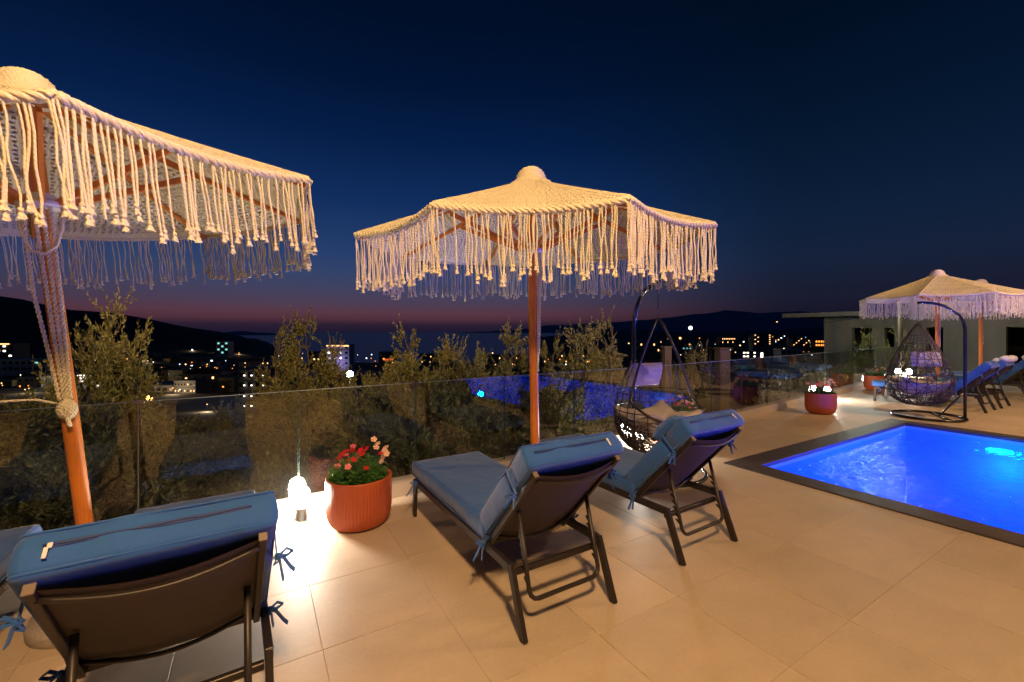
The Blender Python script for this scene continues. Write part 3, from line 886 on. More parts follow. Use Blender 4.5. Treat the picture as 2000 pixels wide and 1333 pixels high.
    def piping(parent, Lx, Ly, T_, zz, name='piping'):
        r_ = .012; pts = []
        for (cx, cy, a0) in ((Lx - r_, r_, -90), (Lx - r_, Ly - r_, 0), (r_, Ly - r_, 90), (r_, r_, 180)):
            for s_ in range(4):
                a = R(a0 + 30 * s_); pts.append(Vector((cx + r_ * math.cos(a), cy + r_ * math.sin(a), zz)))
        full = []
        for i in range(len(pts)):
            a, c = pts[i], pts[(i + 1) % len(pts)]; m = max(1, int((c - a).length / .06))
            for g in range(m): full.append(a.lerp(c, g / m))
        return MB().tube(full, .0042, 5, closed=True).build(name, M['blue'], parent)
    piping(sc_, Wd - .02, 1.33, T, T - .008); piping(sc_, Wd - .02, 1.33, T, .010)
    BL = .765; BT = .132
    cb, pos, _ = cushion(Wd - .015, BL, BT, 9, pinch=((-1, BL / 2 - .20), (1, BL / 2 - .20), (-1, -BL / 2 + .03), (1, -BL / 2 + .03)))
    bc = cb.build('back_cushion', M['blue'], root)
    X = Vector((1, 0, 0)); Mx = Matrix((X, back_dir, -bn)).transposed()
    # local z runs from sling to sitter
    Mx = Matrix((Vector((1, 0, 0)), back_dir, bn)).transposed()
    # right handed? x cross back_dir = -(bn)... mirror in x if needed
    if Mx.determinant() < 0:
        Mx = Matrix((Vector((-1, 0, 0)), back_dir, bn)).transposed(); o0 = PV + Vector((Wd - .0075, 0, 0))
    else: o0 = PV + Vector((.0075, 0, 0))
    m4 = Mx.to_4x4(); m4.translation = o0 + bn * .014 - back_dir * .02
    bc.matrix_local = m4
    piping(bc, Wd - .015, BL, BT, BT - .008); piping(bc, Wd - .015, BL, BT, .010)
    z = MB(); z.box(((Wd) / 2, BL + .006, BT * .58), (Wd - .14, .006, .016), bevel=.002)
    z.tube([(.07 + (Wd - .14) * i / 20, BL + .011, BT * .58 + .0015 * math.sin(i)) for i in range(21)], .0035, 5)
    z.build('zip', M['navy'], bc)
    zp = MB(); zp.box((Wd - .085, BL + .014, BT * .58 - .004), (.012, .008, .016), bevel=.002); zp.box((Wd - .080, BL + .020, BT * .58 - .026), (.010, .004, .032), bevel=.0015)
    zp.build('zip_pull', M['plastic'], bc)
    # ties
    for s_, x in ((-1, -.005), (1, Wd + .005)):
        tie(root, (x, .40, FZ + .01), s_, 11 + s_)
        tie(root, (x, 1.60, FZ - .01), s_, 21 + s_)
        pt = PV + back_dir * .54; tie(root, (x + s_ * .004, pt.y, pt.z - .01), s_, 31 + s_)
        # strap round the back cushion side
        st = MB(); a = PV + back_dir * .55 + Vector((x - s_ * .002, 0, 0))
        ribbon(st, [a - bn * .01, a + bn * .05, a + bn * .10, a + bn * .135 - Vector((s_ * .004, 0, 0))], .016, back_dir, .002)
        st.build('ribbon_tie', M['blue'], root)
    return root
M['plastic_brown'] = mat('brown_plastic', (.16, .12, .09), .5)

GL = 'blue cushioned sun loungers along the terrace'
L1 = make_lounger('blue cushioned sun lounger in the middle, right of the terracotta pot'); L1.location = (1.13, 1.79, 0); L1['group'] = GL
def put_lounger(x, y, lab, rz=0):
    o = copy_tree(L1); o.location = (x, y, 0); o.rotation_euler = (0, 0, rz); o['label'] = lab; return o
L2 = put_lounger(2.41, 1.84, 'second blue sun lounger, between the middle one and the swimming pool', R(1.2))
put_lounger(-.575, 1.725, 'large foreground blue sun lounger at the lower left, seen from behind', R(2.2))
put_lounger(-1.69, 1.75, 'blue sun lounger cut off at the left edge, beyond the leaning parasol')
put_lounger(11.85, 2.30, 'distant blue sun lounger nearest the hanging chair by the pool')
put_lounger(12.85, 2.28, 'distant blue lounger with a rolled white towel, just past the far parasol pole')
put_lounger(14.95, 2.25, 'far blue lounger with folded white towel at the right edge')
put_lounger(16.1, 2.25, 'farthest blue sun lounger beyond the last parasol pole')

def flip_pull(o):
    for c in o.children:
        if c.name.startswith('zip_pull'): c.location.x -= .47
        flip_pull(c)
flip_pull(L2); flip_pull(L1)
def pillow_mesh(lx, ly, t, seed, name, m):
    b = MB(); n = 14; V = []; off = Vector((seed, seed * 2, 0))
    for sgn in (1, -1):
        for j in range(n + 1):
            for i in range(n + 1):
                u = i / n * 2 - 1; v = j / n * 2 - 1
                h = ((1 - u ** 4) * (1 - v ** 4)) ** .45 * t / 2
                pin = 1 - .10 * (u * u) * (1 - v * v) ; pin2 = 1 - .10 * (v * v) * (1 - u * u)
                V.append(Vector((u * lx / 2 * pin2, v * ly / 2 * pin, sgn * h + (noise.noise(Vector((u * 2.4, v * 2.4, sgn * 3)) + off) * .18 * t if abs(u) < .98 and abs(v) < .98 else 0))))
    F = []; N_ = (n + 1) ** 2
    for j in range(n):
        for i in range(n):
            a = j * (n + 1) + i
            F.append((a, a + 1, a + n + 2, a + n + 1)); F.append((N_ + a, N_ + a + n + 1, N_ + a + n + 2, N_ + a + 1))
    b.add(V, F, 0, True)
    return b.mesh(name, m)
def pillow(name, loc, rot, size, m, seed, label=None, cat=None, parent=None):
    o = bpy.data.objects.new(name, pillow_mesh(*size, seed, name, m)); COL.objects.link(o); o.location = loc; o.rotation_euler = rot
    if parent: o.parent = parent
    if label: tag(o, label, cat)
    return o
pillow('headrest_pillow', (2.56, 2.02, .86), (R(-46), R(6), R(9)), (.30, .22, .11), M['blue'], 4, 'small crumpled blue pillow slung over the backrest of the second lounger', 'pillow')

def towel(loc, lab, rz):
    b = MB()
    for k, (r_, dx) in enumerate(((.065, 0), (.05, .12))):
        n = 10; pts = [(dx - .0, -.20 + .40 * i / n, r_ + .01 * math.sin(i)) for i in range(n + 1)]
        b.tube(pts, r_, 12)
    o = b.build('rolled_towel', M['towel'], None, loc); o.rotation_euler = (0, R(12), rz); tag(o, lab, 'towel')
towel((13.10, 2.22, .93), 'rolled white towel on top of the lounger past the far parasol pole', R(80))
towel((15.25, 2.18, .93), 'rolled white towel on top of the far lounger at the right edge', R(85))
pillow('turquoise_pillow', (12.1, 2.95, .52), (0, R(10), R(20)), (.42, .30, .13), M['teal'], 8, 'turquoise pillow lying on the distant lounger nearest the hanging chair', 'pillow')

# ------------------------------------------------------------------ terracotta pots with flowers
def make_pot(label):
    b = MB(); rad = .252; h = .385
    prof = []
    for i in range(24):
        t = i / 23; z = h * t
        k = min(1, z / .17)
        r_ = rad * (.66 + .34 * math.sqrt(max(0, 1 - (1 - k) ** 2)))
        prof.append((r_, z))
    prof += [(rad - .004, h + .006), (rad - .018, h + .004), (rad - .024, h - .02), (rad - .026, h - .075)]
    n = 62 * 6
    def rib(a, z):
        if z > h - .012: return 1
        return 1 + .016 * (abs(math.sin(a * 31)) ** .7 - .5)
    b.lathe(prof, n, rib=rib)
    o = b.build('flower_pot', M['terracotta']); tag(o, label, 'flower pot')
    MB().lathe([(.01, h - .07), (rad - .028, h - .055)], 30).build('soil', M['soil'], o)
    return o
pot = make_pot('ribbed terracotta flower pot beside the nearest glowing bollard light'); pot.location = (.72, 3.60, 0)
def copypot(loc, lab):
    o = copy_tree(pot); o.location = loc; o['label'] = lab; return o
copypot((9.20, 3.93, 0), 'dark red ribbed flower pot by the glass fence beyond the pool corner')
copypot((14.1, 4.74, 0), 'ribbed pot glowing orange beside the far bollard light')
copypot((4.85, 3.82, 0), 'ribbed flower pot behind the nearer hanging chair')

def make_plant(loc, label, seed, cols, n_fl=22, hh=.24):
    rnd = random.Random(seed)
    root = empty('flowering_plant', loc, 0, label, 'flowering plant')
    b = MB()
    for q in range(190):
        a = rnd.uniform(0, 2 * PI); rr = .20 * math.sqrt(rnd.random()); base = Vector((rr * math.cos(a), rr * math.sin(a), 0))
        top = base * 1.15 + Vector((rnd.uniform(-.03, .03), rnd.uniform(-.03, .03), rnd.uniform(.04, hh) * (1.1 - rr * 2.2)))
        b.tube([base, top], .0025, 3)
        for g in range(7):
            p = base.lerp(top, .35 + .65 * g / 6); an = g * 2.4 + rnd.random()
            d = Vector((math.cos(an), math.sin(an), rnd.uniform(.1, .7))).normalized(); s_ = d.cross(Vector((0, 0, 1))).normalized() * rnd.uniform(.009, .014); ln = rnd.uniform(.03, .048)
            b.add([p, p + d * ln * .5 + s_, p + d * ln - Vector((0, 0, .008)), p + d * ln * .5 - s_], [(0, 1, 2, 3)])
    b.build('foliage', M['potleaf'], root, kind='stuff')
    fm = {}
    for c in set(cols):
        f = MB()
        for g in range(5):
            a = 2 * PI * g / 5; d = Vector((math.cos(a), math.sin(a), 0)); s_ = Vector((-d.y, d.x, 0))
            f.add([(0, 0, 0), d * .010 + s_ * .006 + Vector((0, 0, .002)), d * .019 + s_ * .010 + Vector((0, 0, .003)), d * .023 + Vector((0, 0, .001)), d * .019 - s_ * .010 + Vector((0, 0, .003)), d * .010 - s_ * .006 + Vector((0, 0, .002))], [(0, 1, 2, 3, 4, 5)])
        f.ball((0, 0, .002), .003, 6)
        fm[c] = f.mesh('flower', M[c])
    for q in range(n_fl):
        a = rnd.uniform(0, 2 * PI); rr = .22 * math.sqrt(rnd.random())
        c = cols[q % len(cols)]
        if c == 'petal_peach': a = rnd.uniform(-70, 20) * PI / 180; rr = rnd.uniform(.12, .23)
        z = rnd.uniform(.55, 1.05) * hh * (1.15 - rr * 2) + .035
        if c == 'petal_peach': z += .04 + .06 * rnd.random()
        o = bpy.data.objects.new('flower', fm[c]); COL.objects.link(o); o.parent = root
        o.location = (rr * math.cos(a), rr * math.sin(a), z); o.scale = (1.15,) * 3
        o.rotation_euler = (rnd.uniform(.2, 1.1), 0, R(-31) + rnd.uniform(-.9, .9))
        if c == 'petal_peach' or z > hh:
            pass
    return root
make_plant((.72, 3.60, .33), 'red, pink and peach flowers growing in the nearest terracotta pot', 3, ['petal_red', 'petal_red', 'petal_peach', 'petal_pink', 'petal_red', 'petal_peach'], 26)
make_plant((9.20, 3.93, .33), 'pale pink and red flowers in the dark red pot beyond the pool corner', 5, ['petal_pink', 'petal_peach', 'petal_red'], 40, .26)
make_plant((14.1, 4.74, .33), 'flowers in the orange glowing far pot', 6, ['petal_red', 'petal_peach'], 16)
make_plant((4.85, 3.82, .33), 'pink flowers in the pot behind the nearer hanging chair', 8, ['petal_pink', 'petal_pink', 'petal_peach'], 18, .28)

# ------------------------------------------------------------------ bollard lights
def make_bollard(label):
    root = empty('bollard_light', (0, 0, 0), 0, label, 'bollard light')
    b = MB().lathe([(.040, .012), (.040, .105), (.048, .108), (.048, .12)], 24); b.box((0, 0, .006), (.10, .10, .010), bevel=.002)
    post = b.build('post', M['steel'], root)
    for sx in (-1, 1):
        for sy in (-1, 1): post_b = MB().lathe([(.006, .011), (.006, .018)], 6, (sx * .036, sy * .036, 0)).build('bolt', M['steel'], post)
    b = MB().lathe([(.050, .1205), (.064, .13), (.067, .20), (.062, .235), (.048, .265), (.024, .282), (.004, .286)], 24)
    b.build('lamp_dome', M['lampshade'], root)
    return root
bo = make_bollard('glowing bollard light by the kerb, left of the nearest terracotta pot'); bo.location = (.32, 3.875, 0)
for (x, y, lab) in ((4.45, 4.04, 'bollard light behind the nearer hanging chair'), (11.25, 4.675, 'bollard light behind the dark red pot'), (15.3, 5.08, 'bollard light behind the far loungers, beside the orange glowing pot'), (18.9, 5.44, 'farthest bollard light by the kerb')):
    c = copy_tree(bo); c.location = (x, y, 0); c['label'] = lab

# ------------------------------------------------------------------ hanging chairs
def egg(phi, z, depth=1.0):
    prof = [(0, .10), (.04, .24), (.10, .34), (.18, .41), (.30, .46), (.45, .475), (.60, .45), (.78, .39), (.95, .32), (1.1, .25), (1.25, .17), (1.38, .09), (1.47, .03), (1.50, .012)]
    z = max(0, min(1.5, z))
    for (z0, r0), (z1, r1) in zip(prof[:-1], prof[1:]):
        if z <= z1:
            t = (z - z0) / (z1 - z0); t = t * t * (3 - 2 * t) * .35 + t * .65; r_ = r0 + (r1 - r0) * t; break
    # phi=0 is the opening direction (+y)
    x = r_ * math.sin(phi) * 1.0; y = r_ * math.cos(phi)
    return Vector((x, y * (.92 if y > 0 else 1.0), z))
def opening(z):
    if z < .40: return 0.0
    if z < .62: return R(82) * math.sqrt((z - .40) / .22)
    return R(82)
def make_chair(label, hang, post, face, dense):
    """hang: xy under the hook; post: xy of the post foot; face: angle of the opening"""
    hang = Vector((*hang, 0)); post = Vector((*post, 0))
    root = empty('hanging_chair', post, 0, label, 'hanging chair')
    h = hang - post; hd = h.normalized(); L_ = h.length
    s = MB(); pts = [Vector((0, 0, .02)), Vector((0, 0, .7)), Vector((0, 0, 1.45))]
    for t in (0, 15, 30, 45, 60, 75, 90): pts.append(hd * (L_ * .93 * (1 - math.cos(R(t)))) + Vector((0, 0, 1.60 + .48 * math.sin(R(t)))))
    pts.append(hd * L_ * 1.02 + Vector((0, 0, 2.075)))
    s.tube(pts, .024, 14)
    s.build('stand_post', M['stand'], root)
    rb = MB(); rc = hd * .50; side = Vector((-hd.y, hd.x, 0))
    rb.tube([rc + hd * (-.50 * math.cos(t)) + side * (.50 * math.sin(t)) + Vector((0, 0, .024)) for t in [2 * PI * k / 48 for k in range(48)]], .022, 10, closed=True)
    rb.tube([hd * .0 + Vector((0, 0, .50)), hd * .34 + Vector((0, 0, .03))], .014, 8)
    rb.tube([hd * .30 - side * .48 + Vector((0, 0, .024)), hd * .30 + side * .48 + Vector((0, 0, .024))], .018, 8)
    rb.build('base_ring', M['stand'], root)
    sp = MB(); hk = h + Vector((0, 0, 2.06))
    sp.tube([hk + Vector((0, 0, -.002 * i)) * 1 + Vector((.014 * math.cos(i * .9), .014 * math.sin(i * .9), -.002 * i)) for i in range(40)], .003, 5)
    sp.tube([hk + Vector((0, 0, -.155)), hk + Vector((0, 0, -.36))], .004, 6)
    sp.build('hook_spring', M['stand'], root)
    eg = empty('basket', (0, 0, 0)); bpy.data.objects.remove(eg)
    rot = Matrix.Rotation(face - PI / 2, 4, 'Z'); T_ = Matrix.Translation(h + Vector((0, 0, .20)))
    X = T_ @ rot
    # rim
    rim = MB(); pr = []
    zs = [1.49, 1.4, 1.25, 1.1, .95, .8, .68, .62, .56, .50, .45, .42, .405]
    lp = [egg(opening(z) if z > .4 else 0, z) for z in zs] + [egg(0, .395)]
    rp = [Vector((-p.x, p.y, p.z)) for p in lp[:-1]]
    pr = lp + rp[::-1]
    rim.tube([X @ p for p in pr], .014, 8)
    bk = rim.build('basket_frame', M['rattan'], root)
    wv = MB(); rnd = random.Random(17)
    # vertical ribs
    for k in range(13):
        ph = R(84) + (2 * PI - 2 * R(84)) * k / 12
        ztop = 1.49 if dense else 1.02
        wv.tube([X @ egg(ph, .02 + (ztop - .02) * i / 22) for i in range(23)], .0055 if dense else .004, 5)
    for k in range(9):   # under the lip
        ph = R(-72 + 18 * k)
        zt = .40 if abs(ph) < R(8) else .40 + .20 * min(1, (abs(ph) / R(82)) ** 2)
        wv.tube([X @ egg(ph, .02 + (zt - .02) * i / 8) for i in range(9)], .0055, 5)
    # hoops
    for z in ([.02, .10, .2, .32] + ([.45, .58, .72, .86, 1.0, 1.14, 1.28] if dense else [.5, .68])):
        o = opening(z); n = 40
        a0 = o; a1 = 2 * PI - o
        wv.tube([X @ egg(a0 + (a1 - a0) * i / n, z) for i in range(n + 1)], .0055, 5)
    # random weave
    nw = 480 if dense else 400
    for q in range(nw):
        zc = rnd.uniform(.02, 1.15 if dense else .42) if rnd.random() < .75 else rnd.uniform(.02, .4)
        ph = rnd.uniform(0, 2 * PI); a = rnd.uniform(-1, 1); ln = rnd.uniform(.25, .5); pts = []; w1 = rnd.uniform(-1.5, 1.5)
        for i in range(9):
            t = i / 8; z = zc + math.sin(a * PI / 2) * ln * (t - .5) + .03 * math.sin(t * 5 + w1)
            if z < .015 or z > 1.45: break
            if not dense and z > .46: break
            r_ = max(.08, egg(PI / 2, z).x)
            p2 = ph + math.cos(a * PI / 2) * ln * (t - .5) / r_ + .05 * math.sin(t * 6 + w1)
            pm = (p2 + PI) % (2 * PI) - PI
            if abs(pm) < opening(z): break
            pts.append(X @ (egg(p2, z) * 1.0))
        if len(pts) > 2: wv.tube(pts, .0042, 4)
    wv.build('wicker_weave', M['rattan'], root, kind='stuff')
    # cushions
    me = pillow_mesh(.74, .66, .20, 3, 'seat_cushion', M['cream'])
    for v in me.vertices:
        r2 = (v.co.x / .37) ** 2 + (v.co.y / .33) ** 2
        v.co.z += .13 * r2 - .02
    o = bpy.data.objects.new('seat_cushion', me); COL.objects.link(o); o.parent = root; o.matrix_local = X @ Matrix.Translation((0, .0, .30))
    o = bpy.data.objects.new('head_pillow', pillow_mesh(.46, .27, .13, 5, 'head_pillow', M['cream'])); COL.objects.link(o); o.parent = root
    o.matrix_local = X @ Matrix.Translation((0, -.20, .86)) @ Matrix.Rotation(R(78), 4, 'X')
    return root
make_chair('black hanging egg chair with cream cushions, between the parasol and the pool', (3.80, 3.20), (3.96, 3.70), R(-96), False)
make_chair('woven hanging egg chair on a ring stand at the far end of the pool', (10.38, 2.86), (10.70, 2.33), R(45), True)

# ------------------------------------------------------------------ terrain, sea, mountains
PROF = [(0, -1.9), (7, -1.95), (10, -2.4), (20, -4.5), (60, -14), (133, -24), (250, -31), (400, -36.5), (600, -41), (1200, -44), (1e6, -46)]
def prof(d):
    for (a, za), (b_, zb) in zip(PROF[:-1], PROF[1:]):
        if d <= b_: return za + (zb - za) * (d - a) / (b_ - a)
    return -46
LSK = [(-900, 500), (-300, 545), (0, 579), (60, 588), (120, 602), (200, 610), (260, 618), (310, 627), (350, 637), (400, 644), (450, 652), (490, 662), (520, 680), (560, 700)]
def interp(tab, x):
    if x <= tab[0][0]: return tab[0][1]
    for (a, ya), (b_, yb) in zip(tab[:-1], tab[1:]):
        if x <= b_: return ya + (yb - ya) * (x - a) / (b_ - a)
    return tab[-1][1]
def terrain_z(X, Y):
    d = .515 * X + .857 * Y; lat = .857 * X - .515 * Y
    r_ = math.hypot(X, Y)
    z = prof(r_ if d < 0 else max(d, .3 * r_))
    if d > 20 and lat < 0:
        px = 1000 + 833 * lat / d
        if px < 560:
            zr = 1.55 + (648 - interp(LSK, px)) * 900 / 833
            if zr > -46:
                w = math.exp(-((d - 900) / 260) ** 2) if d < 900 else 1 / (1 + ((d - 900) / 700) ** 2)
                z = z + (zr - z) * w
    if lat > 0 and d > 300:
        px = 1000 + 833 * lat / max(d, 1)
        if px > 1020: z = max(z, -37 - max(0, (1100 - px)) * .06)
    # local roughness
    if r_ > 9: z += noise.noise(Vector((X * .05, Y * .05, 0))) * min(1.2, r_ * .01)
    # higher ground by the concrete building
    if X > 14 and r_ < 60: z = max(z, -3.2)
    return z
tb = MB()
radii = [0, 3, 5, 6.5, 8, 10, 12.5, 16, 20, 26, 34, 45, 60, 80, 105, 133, 170, 210, 250, 300, 360, 430, 510, 600, 660, 720, 780, 840, 900, 960, 1030, 1100, 1200, 1350, 1600, 2000, 2600, 3400]
NA = 240
V = [(0, 0, terrain_z(0, 0.01))]
for r_ in radii[1:]:
    for k in range(NA):
        a = 2 * PI * k / NA; x, y = r_ * math.cos(a), r_ * math.sin(a); V.append((x, y, terrain_z(x, y)))
F = [(0, 1 + k, 1 + (k + 1) % NA) for k in range(NA)]
for i in range(len(radii) - 2):
    for k in range(NA):
        k2 = (k + 1) % NA; a = 1 + i * NA; b_ = 1 + (i + 1) * NA; F.append((a + k, b_ + k, b_ + k2, a + k2))
tb.add(V, F, 0, True)
tag(tb.build('terrain', M['terrain']), kind='structure')
sea = MB(); n = 96
sea.add([(0, 0, -40)] + [(60000 * math.cos(2 * PI * k / n), 60000 * math.sin(2 * PI * k / n), -40) for k in range(n)], [(0, 1 + k, 1 + (k + 1) % n) for k in range(n)])
tag(sea.build('sea', M['sea']), kind='structure')
def mountains(name, sky, d, depth, m):
    b = MB(); V = []; nn = len(range(sky[0][0], sky[-1][0] + 1, 12))
    cols = list(range(sky[0][0], sky[-1][0] + 1, 12))
    for row, (dd, f) in enumerate(((d - depth, 0), (d - depth * .55, .45), (d, 1), (d + depth * .8, .3), (d + depth * 1.2, 0))):
        for px in cols:
            y = interp(sky, px) - 3.2 * noise.noise(Vector((px * .021, 3.3, 0))) - 1.2 * noise.noise(Vector((px * .09, 7, 0)))
            zt = 1.55 + (648 - y) * d / 833
            z = -42 + (zt + 42) * f * (1 if f in (0, 1) else 1 + .3 * noise.noise(Vector((px * .05, row * 3, 0))))
            p = at((px - 1000) / 833, dd, z); V.append(p)
    nc = len(cols)
    for r_ in range(4):
        for i in range(nc - 1): b.f.append((r_ * nc + i, r_ * nc + i + 1, (r_ + 1) * nc + i + 1, (r_ + 1) * nc + i)); b.m.append(0); b.sm.append(True)
    b.v = [tuple(p) for p in V]
    tag(b.build(name, m), kind='structure')
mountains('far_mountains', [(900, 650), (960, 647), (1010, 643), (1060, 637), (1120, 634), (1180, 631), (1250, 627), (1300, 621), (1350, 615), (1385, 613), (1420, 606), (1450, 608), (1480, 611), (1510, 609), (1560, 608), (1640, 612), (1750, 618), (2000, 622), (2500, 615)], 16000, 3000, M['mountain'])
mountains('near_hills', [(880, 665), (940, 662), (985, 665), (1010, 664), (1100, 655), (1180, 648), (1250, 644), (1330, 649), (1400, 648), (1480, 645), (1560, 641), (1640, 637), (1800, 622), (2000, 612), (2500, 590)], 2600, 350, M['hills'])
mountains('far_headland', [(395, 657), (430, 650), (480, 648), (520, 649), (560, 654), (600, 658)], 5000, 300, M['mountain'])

# ------------------------------------------------------------------ trees
def leafy(rnd, blobs, twigs, leaf_len, leaf_w, up=.6, nleaf=20, twig_len=(.22, .5)):
    b = MB()
    tot = sum(r_[0] * r_[1] * r_[2] for _, r_ in blobs)
    for c, rad in blobs:
        c = Vector(c); m = int(twigs * rad[0] * rad[1] * rad[2] / tot)
        subs = []
        for g in range(max(4, m // 13)):
            d = Vector((rnd.gauss(0, 1), rnd.gauss(0, 1), rnd.gauss(0, 1))).normalized(); rr = rnd.uniform(.45, 1.0)
            subs.append((d, c + Vector((d.x * rad[0], d.y * rad[1], d.z * rad[2])) * rr))
        for q in range(m):
            d0, sc0 = rnd.choice(subs)
            d = (d0 + Vector((rnd.gauss(0, .55), rnd.gauss(0, .55), rnd.gauss(0, .55)))).normalized()
            s0 = sc0 + Vector((rnd.gauss(0, .05), rnd.gauss(0, .05), rnd.gauss(0, .05)))
            dr = (d * .8 + Vector((rnd.uniform(-.4, .4), rnd.uniform(-.4, .4), up + rnd.uniform(-.2, .4)))).normalized()
            L_ = rnd.uniform(*twig_len); bend = Vector((rnd.uniform(-.5, .5), rnd.uniform(-.5, .5), rnd.uniform(-.6, .3)))
            pts = [s0 + dr * L_ * t + bend * L_ * t * t * .35 for t in (0, .33, .66, 1)]
            b.tube(pts, [.005, .004, .003, .0015], 3, 1, caps=False)
            for g in range(nleaf):
                t = (g + rnd.random()) / nleaf
                i = min(2, int(t * 3)); p = pts[i].lerp(pts[i + 1], t * 3 - i); ax = (pts[i + 1] - pts[i]).normalized()
                x = ax.orthogonal().normalized(); an = rnd.uniform(0, 2 * PI); o = x * math.cos(an) + ax.cross(x) * math.sin(an)
                ld = (ax * .75 + o * .7).normalized(); sd = ld.cross(Vector((rnd.gauss(0, 1), rnd.gauss(0, 1), rnd.gauss(0, 1)))).normalized()
                ln = leaf_len * rnd.uniform(.7, 1.2) * (1 - .35 * t); w = leaf_w * rnd.uniform(.8, 1.2)
                b.add([p, p + ld * ln * .5 + sd * w / 2, p + ld * ln, p + ld * ln * .5 - sd * w / 2], [(0, 1, 2, 3)])
    return b
def limb(b, a, c, r0, r1, rnd, n=6, wob=.05, mi=0):
    a, c = Vector(a), Vector(c); pts = []; rs = []
    for i in range(n + 1):
        t = i / n; p = a.lerp(c, t)
        if 0 < i < n: p += Vector((rnd.uniform(-wob, wob), rnd.uniform(-wob, wob), rnd.uniform(-wob, wob) * .5))
        pts.append(p); rs.append(r0 + (r1 - r0) * t)
    b.tube(pts, rs, 7, mi)
def tree_proto(kind, seed):
    rnd = random.Random(seed)
    if kind == 'broad': H, tops, rz = 3.0, [((0, 0, 2.3), (.62, .62, .50)), ((.48, .1, 1.95), (.50, .45, .40)), ((-.5, -.2, 1.9), (.5, .5, .42)), ((.05, .5, 1.8), (.5, .45, .42)), ((0, -.5, 1.75), (.45, .42, .4)), ((.1, .1, 1.3), (.75, .7, .38))], 1.0
    elif kind == 'upright': H, tops, rz = 3.0, [((0, 0, 2.55), (.26, .26, .34)), ((.14, .05, 2.1), (.36, .33, .36)), ((-.16, -.1, 1.8), (.42, .38, .40)), ((.1, .1, 1.35), (.5, .45, .42)), ((-.05, 0, .95), (.52, .5, .36))], .6
    else: H, tops, rz = 2.0, [((0, 0, .9), (.9, .9, .62)), ((.5, .3, .7), (.6, .6, .5)), ((-.5, -.2, .7), (.6, .6, .5)), ((.1, -.1, 1.35), (.5, .5, .36))], 1.0
    tw = {'broad': 760, 'upright': 480, 'shrub': 800}[kind]
    cr = leafy(rnd, tops, tw, .088, .021, .45, 20, (.16, .42))
    tk = MB()
    fork = Vector((rnd.uniform(-.08, .08), rnd.uniform(-.08, .08), .75 if kind != 'shrub' else .25))
    limb(tk, (0, 0, -.15), fork, .095, .075, rnd, 5, .02)
    for c, rad in tops: limb(tk, fork, Vector(c) - Vector((0, 0, rad[2] * .4)), .05, .018, rnd); 
    for c, rad in tops:
        for g in range(5):
            d = Vector((rnd.gauss(0, 1), rnd.gauss(0, 1), rnd.gauss(.4, .7))).normalized()
            limb(tk, Vector(c) - Vector((0, 0, rad[2] * .4)), Vector(c) + Vector((d.x * rad[0], d.y * rad[1], d.z * rad[2])) * .85, .017, .006, rnd, 4, .04)
    return cr.mesh('crown', [M['olive'], M['trunk']]), tk.mesh('trunk', M['trunk'])
PROTO = {'broad': (tree_proto('broad', 1), 3.0), 'broad2': (tree_proto('broad', 12), 3.0), 'upright': (tree_proto('upright', 2), 3.0), 'upright2': (tree_proto('upright', 23), 3.0), 'shrub': (tree_proto('shrub', 3), 1.95)}
def tree(kind, px, ytop, d, label, group=None, rz=0, sxy=1.0, zbase=None, name='olive_tree'):
    (cm, tm), H = PROTO[kind]
    p = at((px - 1000) / 833, d); zb = terrain_z(p.x, p.y) if zbase is None else zbase
    zt = 1.55 + (648 - ytop) * d / 833
    s_ = (zt - zb) / H
    o = empty(name, (p.x, p.y, zb), rz, label, 'tree', group)
    o.scale = (s_ * sxy, s_ * sxy, s_)
    for n_, m_ in (('crown', cm), ('trunk', tm)):
        c = bpy.data.objects.new(n_, m_); COL.objects.link(c); c.parent = o
    return o
tree('broad', 205, 570, 5.6, 'tall bushy olive tree just right of the leaning parasol pole', rz=.4, sxy=.47)
tree('broad2', 20, 745, 4.9, 'wide olive tree low behind the glass at the left edge', rz=1.2, sxy=1.1)
tree('shrub', 130, 800, 4.9, 'thick low olive bush behind the pole of the leaning parasol', rz=2, sxy=1.0)
tree('upright', 335, 850, 5.6, 'small olive tree low behind the second glass pane', rz=.3, sxy=1.0)
tree('upright', 540, 628, 9.0, 'upright olive tree with two heads, left of the bright floodlight', rz=1.5, sxy=.62)
tree('upright2', 600, 606, 9.4, 'tallest upright olive tree left of the bright floodlight', rz=3.0, sxy=.60)
tree('broad', 575, 705, 8.2, 'rounded olive crown low in front of the two upright trees', rz=4.0, sxy=.75)
tree('upright2', 658, 655, 10.5, 'thin pointed olive tree in front of the lit hotel', rz=2.2, sxy=.4)
tree('broad2', 722, 700, 8.0, 'wide olive tree under the bright floodlight', rz=2.6, sxy=.8)
tree('upright', 800, 632, 9.0, 'sparse shooting olive tree left of the middle parasol', rz=5.1, sxy=.62)
tree('broad', 810, 690, 7.2, 'dense olive crown behind the flower pot panes', rz=.9, sxy=.8)
tree('broad2', 892, 642, 8.4, 'broad dense olive tree just left of the middle parasol pole', rz=3.9, sxy=.62)
tree('broad', 905, 700, 7.6, 'low olive tree left of the pool reflection', rz=5.6, sxy=.85)
tree('upright2', 1000, 630, 9.2, 'feathery olive tree close left of the middle parasol pole', rz=.7, sxy=.62)
tree('upright', 1075, 655, 9.0, 'feathery olive tree close right of the middle parasol pole', rz=1.9, sxy=.62)
tree('upright2', 1130, 628, 9.0, 'feathery olive tree midway between the parasol pole and the hanging chair', rz=4.4, sxy=.66)
tree('upright', 1190, 612, 9.0, 'feathery olive tree just left of the hanging chair post', rz=2.9, sxy=.62)
tree('shrub', 1100, 745, 7.8, 'low olive bush behind the glass left of the hanging chair', rz=2.4, sxy=.8)
tree('shrub', 1330, 690, 10.5, 'small olive bush between the two rendered pillars', rz=.2, sxy=.42)
